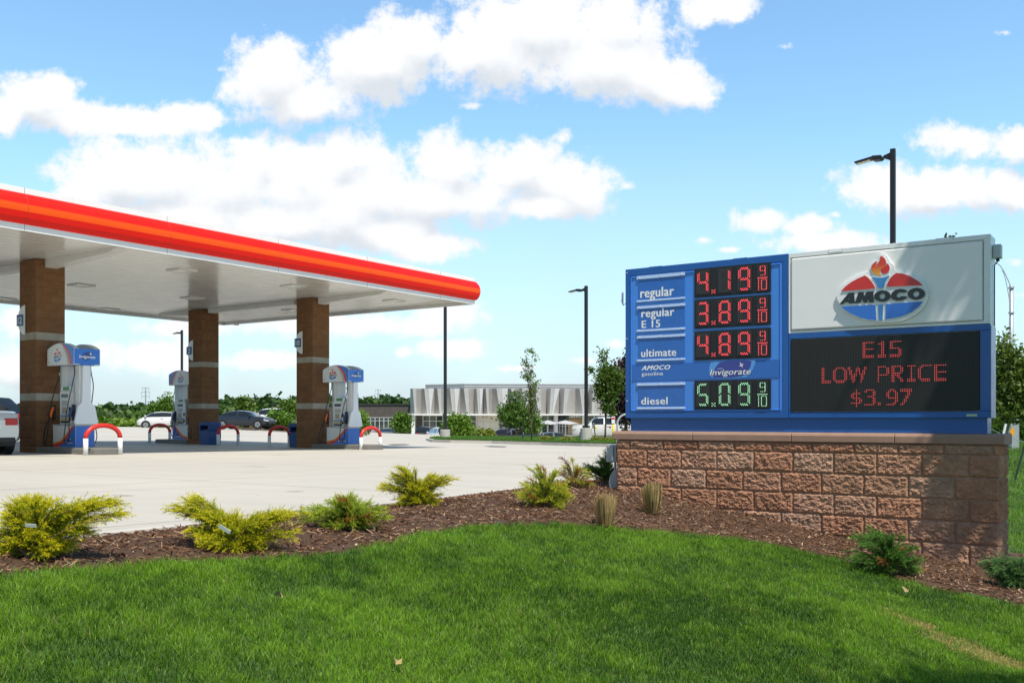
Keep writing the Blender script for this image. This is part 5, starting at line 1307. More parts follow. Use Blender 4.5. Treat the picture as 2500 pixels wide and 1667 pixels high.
def street_lamp(px, Y, top_py, label, r=.1, arm=2.6, sx=-1):
    x = (px-CX)/F*Y; z = atY(px, Y).z; H = ZC+(CY-top_py)/F*Y-z
    root = empty('street_lamp', (x, Y, z), 0, label, 'street lamp', 'galvanised street lamps')
    MB().tube([(0, 0, 0), (0, 0, H)], [r*1.2, r], 14).build('pole', GALV, root, smooth=True)
    for dz, up in ((-.15, 0), (-1.7, 0)):
        MB().tube([(0, 0, H+dz-.05), (0, 0, H+dz+.05)], r*1.45, 14).build('clamp', GALV, root)
    q = [(sx*arm*t, 0, H-.15+1.55*math.sin(t*math.pi/2)*(1 if t < 1 else 1)) for t in [k/8 for k in range(9)]]
    MB().tube(q, .03, 8).build('arm', GALV, root, smooth=True)
    q2 = [(sx*arm*.62*t, 0, H-1.7+2.65*math.sin(t*math.pi/2)) for t in [k/8 for k in range(9)]]
    MB().tube(q2, .025, 8).build('brace', GALV, root, smooth=True)
    e = q[-1]; MB().tube([(e[0]+.05, 0, e[2]+.02), (e[0]-.05*1, 0, e[2]+.03), (e[0]-.35, 0, e[2]+.03)], [.05, .10, .04], 10).build('lamp_head', GALV, root, smooth=True)
street_lamp(2469, 60.0, 697, 'grey street lamp with a curved twin arm right of the price sign', .12, 1.0)
def pylon(px, Y, top_py, bot_py, label):
    x = (px-CX)/F*Y; z = ZC-(bot_py-CY)/F*Y; H = (bot_py-top_py)/F*Y; root = empty('power_pylon', (x, Y, z), 0, label, 'pylon', 'steel power poles on the skyline')
    MB().tube([(0, 0, 0), (0, 0, H)], [.45, .22], 8).build('mast', GALV, root)
    for k, (f, a) in enumerate(((.985, 1.5), (.86, 1.9), (.74, 1.7))):
        MB().tube([(-a, 0, H*f), (a, 0, H*f)], .10, 6).build('cross_arm', GALV, root)
        for s in (-1, 1): MB().tube([(s*a*.95, 0, H*f), (s*a*.95, 0, H*f-1.2)], .10, 5).build('insulator', GALV, root)
pylon(355.5, 420, 945, 1030, 'steel power pole standing above the woods left of the farthest pump')
pylon(923, 520, 950, 1030, 'steel power pole on the skyline above the brick building')
p = atY(409, 98); sl = empty('street_lamp', (p.x, 98, 1-(1042-CY)/F*98), 0, 'thin distant light pole beside the small tree left of the farthest pump', 'street lamp')
MB().tube([(0, 0, 0), (0, 0, 3.5)], .06, 8).build('pole', GALV, sl); MB().box(-.3, .25, -.1, .1, 3.5, 3.6).build('lamp_head', GALV, sl)

# ------------------------------------------------------------------ the two buildings beyond the lot
BRK = mat('dark brick', (.085, .070, .066), .9, var=.15, vscale=6)
def brick_nodes():
    N = BRK.node_tree.nodes; L = BRK.node_tree.links; b = N['Principled BSDF']; tc = N.new('ShaderNodeTexCoord'); mp = N.new('ShaderNodeMapping'); mp.inputs['Rotation'].default_value = (R(90), 0, 0); L.new(tc.outputs['Object'], mp.inputs[0])
    k = N.new('ShaderNodeTexBrick'); k.inputs['Scale'].default_value = 1; k.inputs['Brick Width'].default_value = .45; k.inputs['Row Height'].default_value = .15; k.inputs['Mortar Size'].default_value = .012
    k.inputs['Color1'].default_value = (.095, .078, .074, 1); k.inputs['Color2'].default_value = (.070, .058, .056, 1); k.inputs['Mortar'].default_value = (.14, .125, .12, 1); L.new(mp.outputs[0], k.inputs[0]); L.new(k.outputs[0], b.inputs['Base Color'])
brick_nodes()
FIN = mat('perforated metal', (.40, .39, .375), .5, metal=.25, var=.06, vscale=.7); FIN2 = mat('perforated metal dark', (.385, .375, .36), .55, metal=.2, var=.06, vscale=.7); FINW = mat('smooth metal white', (.48, .49, .50), .45, var=.04, vscale=1)
TRIM = mat('white trim', (.74, .74, .73), .5); CREAM = mat('cream panel', (.66, .62, .54), .7, var=.04, vscale=1); SHOP = mat('shop glass', (.02, .03, .03), .05, spec=.9, coat=.5); SHOPG = mat('shop glass greenish', (.03, .055, .045), .05, spec=.9, coat=.5)
MUL = mat('window mullion', (.6, .6, .6), .4); TAN = mat('timber panel', (.42, .26, .10), .6); GREYM = mat('grey metal panel', (.42, .43, .44), .5, var=.05, vscale=1)
YB = 128.0
def bpx(px): return (px-CX)/F*YB
def bpz(py): return ZC-(py-CY)/F*YB
def buildings():
    gz = bpz(1076)
    root = empty('metal_clad_shop', (bpx(1000), YB, gz), 0, 'long shop building with folded pale metal fins above glazing and cream walls', 'building')
    ox, oz = bpx(1000), gz
    def B(a, b, c, d, y0, y1): return (bpx(a)-ox, bpx(b)-ox, y0, y1, bpz(d)-oz, bpz(c)-oz)
    MB().box(*B(1001, 1700, 1011, 1076, 1.2, 14)).build('wall', CREAM, root)
    MB().box(*B(1001, 1700, 952, 1010.5, .9, 14)).build('upper_wall', FIN2, root)
    # upper box: two planes meeting
    uz0, uz1 = bpz(955)-oz, bpz(934)-oz
    xa, xb, xc = bpx(1028)-ox, bpx(1131)-ox, bpx(1700)-ox
    m = MB(); m.prism([(xa, 6.5), (xb, 3.2), (xc, 6.0), (xc, 16), (xa, 16)], uz0, uz1, 'z'); pb = m.build('penthouse', GREYM, root)
    m = MB()
    for f in (.30, .62, .90): m.prism([(xa-.06, 6.44), (xb, 3.12), (xc, 5.94), (xc, 6.1), (xb, 3.3), (xa+.1, 6.6)], uz0+(uz1-uz0)*f, uz0+(uz1-uz0)*f+.07, 'z')
    m.build('seam_strips', FINW, pb)
    # folded fins
    zt, zb = bpz(948)-oz, bpz(1010)-oz; x = bpx(1000)-ox; r = random.Random(3); k = 0
    xe = bpx(1690)-ox; xsk = 0
    pitch = 2.1
    while x < xe:
        sk = 1 if (x < bpx(1300)-ox) else -1
        if x > bpx(1380)-ox: sk = 1 if k % 2 else -1
        w = pitch*r.uniform(.55, 1.10); yb = .0; pk = -.55
        t0, t1, t2, t3 = x, x+w*.30, x+w*.62, x+w; b0, b1, b2, b3 = x+.0, x+w*(.52 if sk > 0 else .2), x+w*(.66 if sk > 0 else .34), x+w
        q = MB(); q.quad((t0, .85, zt), (t1, pk*.25, zt), (b1, pk, zb), (b0, .85, zb)); fo = q.build('metal_fin', FIN2 if k % 3 else FIN, root)
        q = MB(); q.quad((t1, pk*.25, zt), (t2, pk*.2, zt), (b2, pk*.9, zb), (b1, pk, zb)); q.build('fin_face', FIN, fo)
        q = MB(); q.quad((t2, pk*.2, zt), (t3, .85, zt), (b3, .85, zb), (b2, pk*.9, zb)); q.build('fin_return', FIN2, fo)
        q = MB(); q.quad((t2+.0, pk*.2-.03, zt), (t3+.0, .0, zt), (b2+w*.12, pk*.6, zb), (b2+w*.06, pk*.7, zb))
        if k % 2: q.build('white_fin', FINW, fo)
        x += w; k += 1
    MB().box(*B(995, 1700, 1010.2, 1013.8, -1.2, 1.6)).build('fascia', TRIM, root)
    MB().box(*B(1006, 1014, 1014, 1076, -.8, -.3)).build('pier', TRIM, root); MB().box(*B(1014.5, 1031, 1014, 1076, 1.0, 1.19)).build('brick_panel', BRK, root)
    def glazing(a, b, c, d, cols, rows, glass, nm='shop_window', trans=None):
        g = MB().box(*B(a, b, c, d, 1.0, 1.18)).build(nm, glass, root); mu = MB()
        for i in range(cols+1):
            xx = bpx(a+(b-a)*i/cols)-ox; mu.box(xx-.05, xx+.05, .94, .998, bpz(d)-oz, bpz(c)-oz)
        for f in rows:
            zz = bpz(c+(d-c)*f)-oz; mu.box(bpx(a)-ox+.05, bpx(b)-ox-.05, .95, .997, zz-.04, zz+.04)
        mu.build('mullions', MUL, g)
    glazing(1031, 1096, 1014.2, 1055, 4, (.0, .33, .98), SHOPG); glazing(1145, 1162, 1014.2, 1060, 1, (.0, .33), SHOP); MB().box(*B(1122, 1144, 1014.2, 1076, .7, 1.18)).build('grey_pier', GREYM, root)
    lb = MB()
    for xx in (1180, 1197): lb.box(*B(xx, xx+.35, 1016, 1070, 1.18, 1.199))
    lb.build('panel_joint', GREYM, root); MB().box(*B(1163, 1222, 1029, 1029.4, 1.17, 1.199)).build('panel_joint', GREYM, root)
    for xx in (1177, 1187): MB().box(*B(xx, xx+1, 1017, 1020, .9, 1.198)).build('wall_lamp', BLK2, root)
    cs = MB().box(*B(1220, 1240, 1024, 1062, 1.0, 1.19)).build('cafe_sign', BLK, root)
    for t, py in (('POST', 1036.5), ('COFFEE', 1048), ('CO.', 1058.5)):
        put(text_mesh(t, 0, .02, 0, 1.1, width=bpx(1220+16*len(t)/6)-bpx(1220), height=.36), 'lettering', WLET, cs, bpx(1221.5)-ox, .985, bpz(py)-oz)
    MB().box(*B(1240.5, 1262, 1030, 1060, 1.05, 1.19)).build('cafe_window', SHOP, root)
    MB().box(*B(1290, 1318, 1021, 1062, 1.0, 1.19)).build('timber_panel', TAN, root); MB().box(*B(1319, 1323, 1014, 1076, .2, 1.1)).build('pier', TRIM, root)
    glazing(1324, 1353, 1013.9, 1062, 2, (.0, .26, .98), SHOP); MB().box(*B(1354, 1362, 1014, 1076, .2, 1.1)).build('pier', TRIM, root)
    g = MB().box(*B(1363, 1421, 1013.9, 1060, 1.0, 1.18)).build('shop_window', SHOP, root)
    t = MB().box(*B(1390, 1421, 1023, 1058, .92, .998)).build('timber_panel', TAN, g)
    dr = MB(); [dr.box(*B(q, q+1.2, 1030, 1058, .93, .997)) for q in (1366, 1374, 1382, 1389)]; dr.box(*B(1366, 1389, 1040, 1041, .931, .996)); dr.build('door_frame', MUL, g)
    put(text_mesh('GARDEN BISTRO', 0, .03, 0, 1.1, width=bpx(1420)-bpx(1391), height=.30), 'shop_lettering', WLET, g, bpx(1391)-ox, .90, bpz(1019.5)-oz)
    MB().box(*B(1422, 1430, 1014, 1076, .2, 1.1)).build('pier', TRIM, root); glazing(1431, 1560, 1014.2, 1060, 6, (.0, .3, .98), SHOP)
    # brick building
    r2 = empty('brick_building', (bpx(640), YB+3, gz), 0, 'low dark brick building with a row of dark windows, left of the metal clad shop', 'building')
    ox2 = bpx(640)
    def B2(a, b, c, d, y0, y1): return (bpx(a)-ox2, bpx(b)-ox2, y0, y1, bpz(d)-oz, bpz(c)-oz)
    MB().box(*B2(649, 1000.5, 987, 1076, 0, 16)).build('wall', BRK, r2); MB().box(*B2(648, 1001, 984.6, 986.9, -.15, 16)).build('coping', mat('dark coping', (.05, .055, .055), .5), r2)
    for a, b, cols in ((886, 952, 6), (700, 760, 5)):
        g = MB().box(*B2(a, b, 1019, 1053, -.06, -.002)).build('window', SHOPG, r2); mu = MB()
        for i in range(cols+1): xx = bpx(a+(b-a)*i/cols)-ox2; mu.box(xx-.04, xx+.04, -.11, -.061, bpz(1053)-oz, bpz(1019)-oz)
        for py in (1019, 1027, 1053): mu.box(bpx(a)-ox2, bpx(b)-ox2, -.10, -.0612, bpz(py)-oz-.035, bpz(py)-oz+.035)
        mu.build('mullions', MUL, g)
    # two umbrellas in front of the bistro
    for px in (1332, 1374):
        u_ = empty('patio_umbrella', (bpx(px), YB-6, gz), 0, 'grey square patio umbrella in front of the %s shop windows' % ('left' if px < 1350 else 'right'), 'umbrella', 'patio umbrellas by the shop')
        MB().tube([(0, 0, 0), (0, 0, 2.6)], .04, 6).build('pole', MUL, u_)
        c = MB(); n = 4; top = (0, 0, 2.75); rim = [(1.9*math.cos(a+.2), 1.9*math.sin(a+.2), 2.25+(.12 if k % 2 else 0)) for k, a in enumerate([math.pi*2*i/8 for i in range(8)])]
        i0 = len(c.v); c.v += [top]+rim+[(0, 0, 2.70)]+[(q[0], q[1], q[2]-.04) for q in rim]
        for k in range(8): c.f.append((0, 1+k, 1+(k+1) % 8)); c.f.append((9, 10+(k+1) % 8, 10+k)); c.f.append((1+k, 10+k, 10+(k+1) % 8, 1+(k+1) % 8)); c.m += [0]*3
        c.build('canopy', mat('umbrella cloth', (.42, .42, .44), .8), u_)
    p = atY(1348, 112); 
buildings()

# ------------------------------------------------------------------ planted islands of the car park
def curb_island(name, pix, hgt=.14, top=None, label=None):
    P = [at(px, py) for px, py in pix]; n = len(P); c = sum((q for q in P), Vector((0, 0, 0)))/n
    m = MB(); m.v = [(q.x, q.y, q.z-.08) for q in P]+[(q.x, q.y, q.z+hgt) for q in P]
    m.f = [tuple(range(n, 2*n))]+[(k, (k+1) % n, n+(k+1) % n, n+k) for k in range(n)]; m.m = [0]*len(m.f)
    struct(m.build(name, KERB))
    m = MB(); inn = []
    for q in P:
        d = Vector((c.x-q.x, c.y-q.y, 0)); l = d.length; d.normalize(); inn.append(q+d*min(.22, l*.3)*1.0)
    m.v = [(q.x, q.y, q.z+hgt+.006) for q in inn]; m.f = [tuple(range(n))]; m.m = [0]
    struct(m.build(name+'_soil', top or SOILM))
    return P, inn
ISL = [(1040,1075),(1060,1071.5),(1110,1069.5),(1200,1069.5),(1300,1070.5),(1420,1072),(1520,1073.5),(1640,1075),(1640,1094),(1520,1091.5),(1420,1089),(1320,1086),(1200,1082.5),(1100,1080.5),(1055,1079)]
Pm, inn = curb_island('planted_island', ISL)
# its mown grass
def island_grass():
    poly = np.array([[q.x, q.y] for q in inn]); lo, hi = poly.min(0), poly.max(0); n = int((hi-lo).prod()*170)
    x = rng.uniform(lo[0], hi[0], n); y = rng.uniform(lo[1], hi[1], n); k = inpoly(x, y, poly); x, y = x[k], y[k]
    u = x*CT+y*ST; v = -x*ST+y*CT; z = ZC-h_site(u, v)+.14
    t = np.clip(fbm(np.stack([x, y, x*0], 1), 3)+rng.normal(0, .15, len(x)), 0, 1)[:, None]; C = np.array([.045, .12, .012])+np.array([.09, .13, .02])*t
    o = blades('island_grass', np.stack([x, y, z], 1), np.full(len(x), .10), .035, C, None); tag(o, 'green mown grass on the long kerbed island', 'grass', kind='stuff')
island_grass()
I2 = [(556,1044.5),(620,1045.5),(720,1049),(760,1052),(760,1058),(706,1056),(640,1051.5),(590,1048.5),(556,1046.5)]
curb_island('mulch_island', I2, .06, BEDM)
def strip_patch(name, pix, mt, dz=.02):
    P = [at(a, b) for a, b in pix]; m = MB(); m.v = [(q.x, q.y, q.z+dz) for q in P]; m.f = [tuple(range(len(P)))]; m.m = [0]; return struct(m.build(name, mt))
# tan tufts and leaf helper
LEAFM = mat('leaves', attr=True, rough=.5, spec=.4, transl=.3); WOODM = mat('bark wood', (.13, .09, .06), .9, var=.25, vscale=20, bump=.5, bscale=40, bdist=.01); WOODG = mat('grey bark', (.28, .25, .21), .9, var=.2, vscale=20)
def leaf_cloud(centres, n, spread, size, c0, c1, r, aspect=.55, flat=0.0, light_bias=.5):
    """n leaves gathered round the clump centres; returns verts, quads, colours"""
    centres = np.asarray(centres, float); k = r.integers(0, len(centres), n); sp = np.asarray(spread, float)
    P = centres[k]+r.normal(0, 1, (n, 3))*sp
    a = r.normal(0, 1, (n, 3)); a /= np.linalg.norm(a, axis=1)[:, None]; b = np.cross(a, r.normal(0, 1, (n, 3))); b /= np.linalg.norm(b, axis=1)[:, None]
    s = size*r.uniform(.6, 1.35, n)[:, None]
    V = np.empty((n, 4, 3)); V[:, 0] = P-a*s*.5; V[:, 1] = P+b*s*aspect*.5; V[:, 2] = P+a*s*.5; V[:, 3] = P-b*s*aspect*.5
    i = np.arange(n)[:, None]*4; Q = i+np.array([[0, 1, 2, 3]])
    kt = r.uniform(0, 1, len(centres))[k]; t = np.clip(.5*kt+.5*r.uniform(0, 1, n), 0, 1)[:, None]
    C = np.array(c0)+(np.array(c1)-np.array(c0))*t; return V.reshape(-1, 3), Q, np.repeat(C, 4, 0)
def tree(name, label, cat, pos, H, lobes, nclump, nleaf, size, c0, c1, trunk_h=.3, tr=.06, seed=1, group=None, wood=None, spread=.12, limbs=10):
    r = np.random.default_rng(seed); root = empty(name, pos, 0, label, cat, group)
    cen = []
    vol = np.array([l[3]*l[4]*l[5] for l in lobes]); pr = (vol/vol.sum())**.8; pr = pr/pr.sum()
    for _ in range(nclump):
        l = lobes[r.choice(len(lobes), p=pr)]; d = r.normal(0, 1, 3); d /= np.linalg.norm(d); rad = r.uniform(.35, 1.0)**.6
        cen.append([l[0]+d[0]*l[3]*rad, l[1]+d[1]*l[4]*rad, l[2]+d[2]*l[5]*rad])
    cen = np.array(cen); V, Q, C = leaf_cloud(cen, nleaf, spread*np.array([1, 1, .8]), size, c0, c1, r)
    np_mesh('crown', V, Q, LEAFM, root, color=C)
    top = max(l[2] for l in lobes); t = MB(); pts = []
    for k in range(7): f = k/6; pts.append((.05*H*math.sin(f*4+seed)*.25, .05*H*math.cos(f*3+seed)*.2, f*top*1.02))
    t.tube(pts, [tr*(1-.8*k/6) for k in range(7)], 8)
    t.build('trunk', wood or WOODM, root, smooth=True)
    lm = MB(); idx = r.choice(len(cen), min(limbs, len(cen)), replace=False)
    for j in idx:
        c = cen[j]; f = np.clip((c[2]*.55)/max(top, .01), .12, .9); z0 = f*top; b = (pts[int(f*6)][0], pts[int(f*6)][1], z0)
        mid = ((b[0]+c[0])/2, (b[1]+c[1])/2, (b[2]+c[2])/2+.03*H); lm.tube([b, mid, tuple(c)], [tr*.45, tr*.28, tr*.1], 5)
    lm.build('limbs', wood or WOODM, root, smooth=True)
    return root
def lob_px(Y, spec, base):
    """lobes given as pixel centre / radii -> local lobes"""
    k = Y/F; out = []
    for px, py, rx, ry in spec: out.append(((px-CX)*k-base[0], 0, ZC-(py-CY)*k-base[2], rx*k, rx*k*.85, ry*k))
    return out
G0, G1 = (.028, .075, .010), (.11, .20, .03); B0, B1 = (.05, .13, .008), (.20, .33, .03)
def ptree(px, py, Y, spec, name, label, cat, ncl, nl, size, c0=G0, c1=G1, tr=.06, seed=1, group=None, spread=.12, wood=None, limbs=10):
    base = ((px-CX)/F*Y, Y, ZC-(py-CY)/F*Y); L_ = lob_px(Y, spec, base); H = max(l[2]+l[5] for l in L_)
    return tree(name, label, cat, base, H, L_, ncl, nl, size, c0, c1, tr=tr, seed=seed, group=group, spread=spread, wood=wood, limbs=limbs)
ptree(1298, 1072, 50, [(1296,870,14,22),(1290,905,17,25),(1300,940,16,30),(1292,975,18,25),(1302,1000,16,18),(1278,885,7,6),(1283,1000,8,14)], 'columnar_tree', 'tall thin sparse young tree on the island, left of the drum lamp post', 'tree', 60, 1500, .12, (.045,.10,.015), (.19,.25,.05), .038, 3, spread=.10, limbs=20)
ptree(1263, 1066, 100, [(1262,1010,38,24),(1290,1030,25,22),(1240,1008,18,10),(1254,975,9,20),(1235,1012,10,12),(1300,1040,18,16)], 'maple_tree', 'leafy green tree with a raised tip standing before the cafe sign', 'tree', 100, 5200, .34, (.03,.085,.008), (.13,.24,.03), .13, 4, spread=.36)
ptree(1480, 1075, 56, [(1485,935,26,50),(1484,985,15,32),(1474,880,12,25),(1500,930,18,40),(1462,950,12,26),(1480,862,7,12),(1447,905,6,12)], 'young_tree', 'slender bright green young tree right of the drum lamp post', 'tree', 150, 5200, .17, (.03,.08,.008), (.15,.23,.03), .06, 5, spread=.16, limbs=24)
ptree(1527, 1072, 74, [(1515,900,20,25),(1530,930,28,40),(1525,990,32,50),(1550,960,40,80),(1540,890,25,20)], 'purple_tree', 'dark purple leaved tree partly hidden by the left edge of the price sign', 'tree', 170, 9000, .24, (.018,.008,.012), (.075,.035,.045), .13, 6, spread=.32)
ptree(1121, 1064, 84, [(1118,1038,26,22),(1108,1050,22,14),(1132,1052,20,14),(1122,1022,14,10)], 'round_shrub', 'bright green rounded shrub right of the leftmost drum lamp post', 'shrub', 110, 6500, .27, B0, B1, .08, 7, spread=.28)
ptree(983, 1062, 100, [(983,1030,16,18),(980,1042,13,13),(990,1020,8,8)], 'small_tree', 'small rounded green tree against the brick corner', 'tree', 60, 3200, .32, B0, (.14,.25,.03), .09, 8, spread=.28)
ptree(886, 1055, 75, [(886,1030,12,16),(884,1046,12,10),(880,1012,5,8)], 'small_shrub', 'small green shrub seen between the right hand pump and its hoop', 'shrub', 40, 1900, .22, B0, B1, .05, 9, spread=.18)
ptree(596, 1045, 105, [(598,1000,14,20),(590,985,7,14),(606,1000,12,14),(597,973,4,8)], 'small_tree', 'young tree with a pointed top behind the dark saloon', 'tree', 60, 3000, .33, (.04,.10,.008), (.16,.24,.03), .10, 10, spread=.30)
ptree(684, 1047, 82, [(678,1026,22,16),(668,1034,16,12),(694,1034,14,12),(675,1010,9,8)], 'round_shrub', 'large rounded green bush at the end of the mulch strip', 'shrub', 110, 6000, .27, B0, (.17,.30,.03), .08, 11, spread=.26)
ptree(706, 1044, 88, [(706,1000,14,18),(700,990,10,10),(714,1010,9,12)], 'small_tree', 'small tree between the round bush and the column', 'tree', 60, 2400, .27, B0, (.17,.25,.03), .07, 12, spread=.26)
ptree(400, 1046, 96, [(403,985,15,14),(388,1002,22,16),(404,1010,18,16),(376,1006,10,10)], 'small_tree', 'small airy tree above the white hatchback', 'tree', 70, 3600, .28, B0, (.18,.30,.03), .07, 13, spread=.28)
for i, (px, py, w, lab) in enumerate(((1330, 1078, 14, 'left of the four'), (1384, 1080, 14, 'second from the left'), (1454, 1080, 9, 'between the drum lamp post and the young tree'), (1484, 1082, 10, 'beside the yellow post'))):
    ptree(px, py, 52, [(px, py-5, w, 5), (px+w*.3, py-3, w*.8, 4)], 'golden_shrub', 'small golden green shrub on the island, '+lab, 'shrub', 34, 800, .12, (.10,.14,.01), (.36,.36,.04), .02, 20+i, 'golden shrubs on the island', spread=.10)
for i, px in enumerate((1165, 1190)):
    ptree(px, 1062, 99, [(px, 1056, 14, 5), (px+6, 1058, 10, 4)], 'low_shrub', 'low yellow green shrub beneath the cream wall, '+('left' if i == 0 else 'right')+' of the two', 'shrub', 30, 900, .22, (.08,.13,.01), (.28,.34,.04), .03, 30+i, 'low shrubs beneath the cream wall', spread=.2)
# right of the sign
ptree(2455, 1120, 24, [(2450,870,26,40),(2440,940,30,50),(2475,960,34,60),(2480,880,22,40),(2428,840,8,26),(2500,930,30,60),(2450,1010,30,30),(2490,1010,26,26),(2455,835,9,20)], 'staked_tree', 'young green tree tied to stakes right of the price sign', 'tree', 260, 6500, .115, (.035,.085,.008), (.19,.26,.04), .05, 15, spread=.14, wood=WOODG, limbs=40)
ptree(2488, 1122, 44, [(2440,1040,30,30),(2480,1050,40,26),(2510,1030,30,40),(2420,1060,20,22)], 'roadside_bush', 'dense green bushes beyond the road at the right edge', 'bush', 150, 7000, .22, (.02,.06,.006), (.10,.20,.02), .08, 16, spread=.3)
p = SP(2316, 573); 
tp = (4.32, 12.0, 0)
ptree(2316, 1150, 15.0, [(2318,585,6,8),(2312,640,30,30),(2330,700,50,50)], 'young_tree', 'leafy tree hidden behind the sign, one sprig showing above its top edge', 'tree', 60, 1500, .075, (.035,.085,.008), (.19,.26,.04), .04, 17, spread=.06)
# stakes, wires and posts near that tree
GREEN = mat('dark green stake', (.012, .035, .025), .6)
def post(name, label, cat, a, b, r, mt, group=None, n=8):
    a, b = Vector(a), Vector(b); o = MB().tube([(0, 0, 0), tuple(b-a)], r, n).build(name, mt, None); o.location = a; return tag(o, label, cat, group)
def PZ(px, py, Y): return ((px-CX)/F*Y, Y, ZC-(py-CY)/F*Y)
post('tree_stake', 'leaning dark green metal stake in the lawn at the right edge', 'stake', PZ(2478, 1170, 20), PZ(2512, 1050, 20), .022, GREEN)
s = empty('street_sign', PZ(2486, 1120, 34), 0, 'small green street name sign on a thin post right of the price sign', 'sign')
MB().tube([(0, 0, 0), (0, 0, 1.75)], .03, 8).build('post', GALV, s); sg = MB().box(-.16, .16, -.02, .02, 1.5, 1.8).build('sign_plate', mat('street sign green', (.02, .18, .12), .4), s, bevel=.005)
s = empty('utility_pedestal', PZ(2474, 1104, 33), 0, 'tall grey utility post standing behind the staked tree', 'post')
MB().prism([(-.13, 0), (.13, 0), (.13, 1.12), (.0, 1.18), (-.13, 1.12)], -.08, .08, 'y').build('body', GALV, s, bevel=.01)
s = empty('marker_post', PZ(2470, 1118, 32), 0, 'thin post with an orange diamond marker right of the price sign', 'marker')
MB().tube([(0, 0, 0), (0, 0, 1.05)], .018, 6).build('post', GALV, s); MB().prism([(0, .72), (.09, .88), (0, 1.04), (-.09, .88)], -.05, -.02, 'y').build('diamond', mat('marker orange', (.75, .35, .02), .5), s)
s = empty('guy_anchor', PZ(2449, 1062, 18), 0, 'white plastic sleeve on the tree tie just above the wall cap', 'tree tie')
MB().tube([(0, 0, 0), (.05, 0, .21)], .022, 8).build('sleeve', WLET, s); MB().tube([(-.30, 0, .16), (0, 0, .0), (.8, 0, -.26)], .006, 5).build('wire', GALV, s)
# yellow marker post, bike-rack like pipe and thin stakes on the long island
s = empty('pipeline_marker', PZ(1497, 1086, 48), 0, 'yellow post with a small red and white sign at the edge of the island', 'marker')
MB().tube([(0, 0, 0), (0, 0, 1.22)], .055, 10).build('post', mat('marker yellow', (.80, .62, .02), .45), s, smooth=True)
sg = MB().box(-.085, .085, -.075, -.06, 1.08, 1.42).build('sign_plate', WLET, s); MB().box(-.075, .075, -.080, -.0755, 1.27, 1.37).build('red_block', PRD, sg)
s = empty('pipe_arch', PZ(1507, 1095, 40), 0, 'bent grey steel pipe arching up behind the left end of the wall', 'pipe')
q = [(0, 0, 0), (0, 0, 1.02)]+[(.42-.42*math.cos(a), 0, 1.02+.42*math.sin(a)) for a in [math.pi/2*k/6 for k in range(1, 7)]]+[(1.1, 0, 1.44)]
MB().tube(q, .042, 10).build('pipe', GALV, s, smooth=True)
for i, (a, b, c) in enumerate(((1276, 1072, 1027), (1453, 1064, 1030))):
    post('tree_stake', 'thin dark stake with a pale tip beside the %s tree on the island' % ('tall thin' if i == 0 else 'slender bright green'), 'stake', PZ(a, b, 54), PZ(a-(3 if i else 0), c, 54), .03, GREEN)
# two flat dark patches laid on the drive
strip_patch('dark_patch', ((945,1085.5),(958,1084.2),(985,1084),(1002,1085.2),(992,1086.6),(962,1087)), mat('patch dark grey', (.10, .10, .10), .8), .012)
strip_patch('dark_strip', ((1182,1089.6),(1200,1088.8),(1238,1090),(1232,1091.4),(1198,1091)), mat('strip dark grey', (.06, .06, .06), .8), .012)

# ------------------------------------------------------------------ verge, road and far woods
def stuff_leaves(name, label, boxes, n, size, c0, c1, seed, spread):
    r = np.random.default_rng(seed); V, Q, C = [], [], []; b = 0
    cen = []
    for (px0, px1, Y, depth, top, bot, ncl) in boxes:
        for _ in range(ncl):
            px = r.uniform(px0, px1); Yq = Y+r.uniform(0, depth); t = np.interp(px, [a for a, _ in top], [c for _, c in top]); py = t+(bot-t)*r.uniform(0, 1)**1.3+1.2
            cen.append([(px-CX)/F*Yq, Yq, ZC-(py-CY)/F*Y])
    v, q, c = leaf_cloud(cen, n, spread, size, c0, c1, r, aspect=.9); o = np_mesh(name, v, q, LEAFM, None, color=c); tag(o, label, 'woods', kind='stuff'); return o
top = [(-100,1003),(200,1001),(236,996),(260,999),(300,1001),(340,1000),(400,1000),(450,1000),(540,990),(552,984),(575,988),(600,986),(640,980),(665,979),(690,985),(760,990),(830,978),(860,984),(905,983),(960,979),(990,982),(1010,984)]
stuff_leaves('far_woods', 'dark green line of far woods on the horizon', [(-120, 560, 260, 60, top, 1040, 1500), (540, 1010, 240, 40, top, 1040, 1300)], 60000, 1.5, (.018,.050,.008), (.075,.145,.025), 41, (1.1, 1.1, .8))
top2 = [(-100,1016),(250,1012),(290,1018),(330,1014),(420,1012),(545,1000),(560,996),(580,998),(620,1005),(655,1008)]
stuff_leaves('near_thicket', 'mid green scrub between the verge and the far woods', [(-120, 660, 150, 50, top2, 1044, 1300)], 45000, .75, (.025,.065,.008), (.12,.20,.03), 42, (.55, .55, .45))
top3 = [(-100,1034),(240,1033),(330,1036),(560,1036)]
stuff_leaves('verge_grass', 'tall bright green grass along the far pavement edge', [(-120, 560, 118, 14, top3, 1046, 1000)], 32000, .55, (.06,.13,.008), (.22,.34,.03), 43, (.5, .5, .25))
top4 = [(2380,1070),(2440,1062),(2500,1040),(2700,1030)]
stuff_leaves('roadside_woods', 'dark green woods beyond the road at the right', [(2300, 2750, 70, 20, [(2300,1040),(2420,1000),(2460,985),(2500,975),(2750,940)], 1105, 700)], 26000, .5, (.018,.05,.008), (.08,.16,.025), 44, (.45, .45, .4))
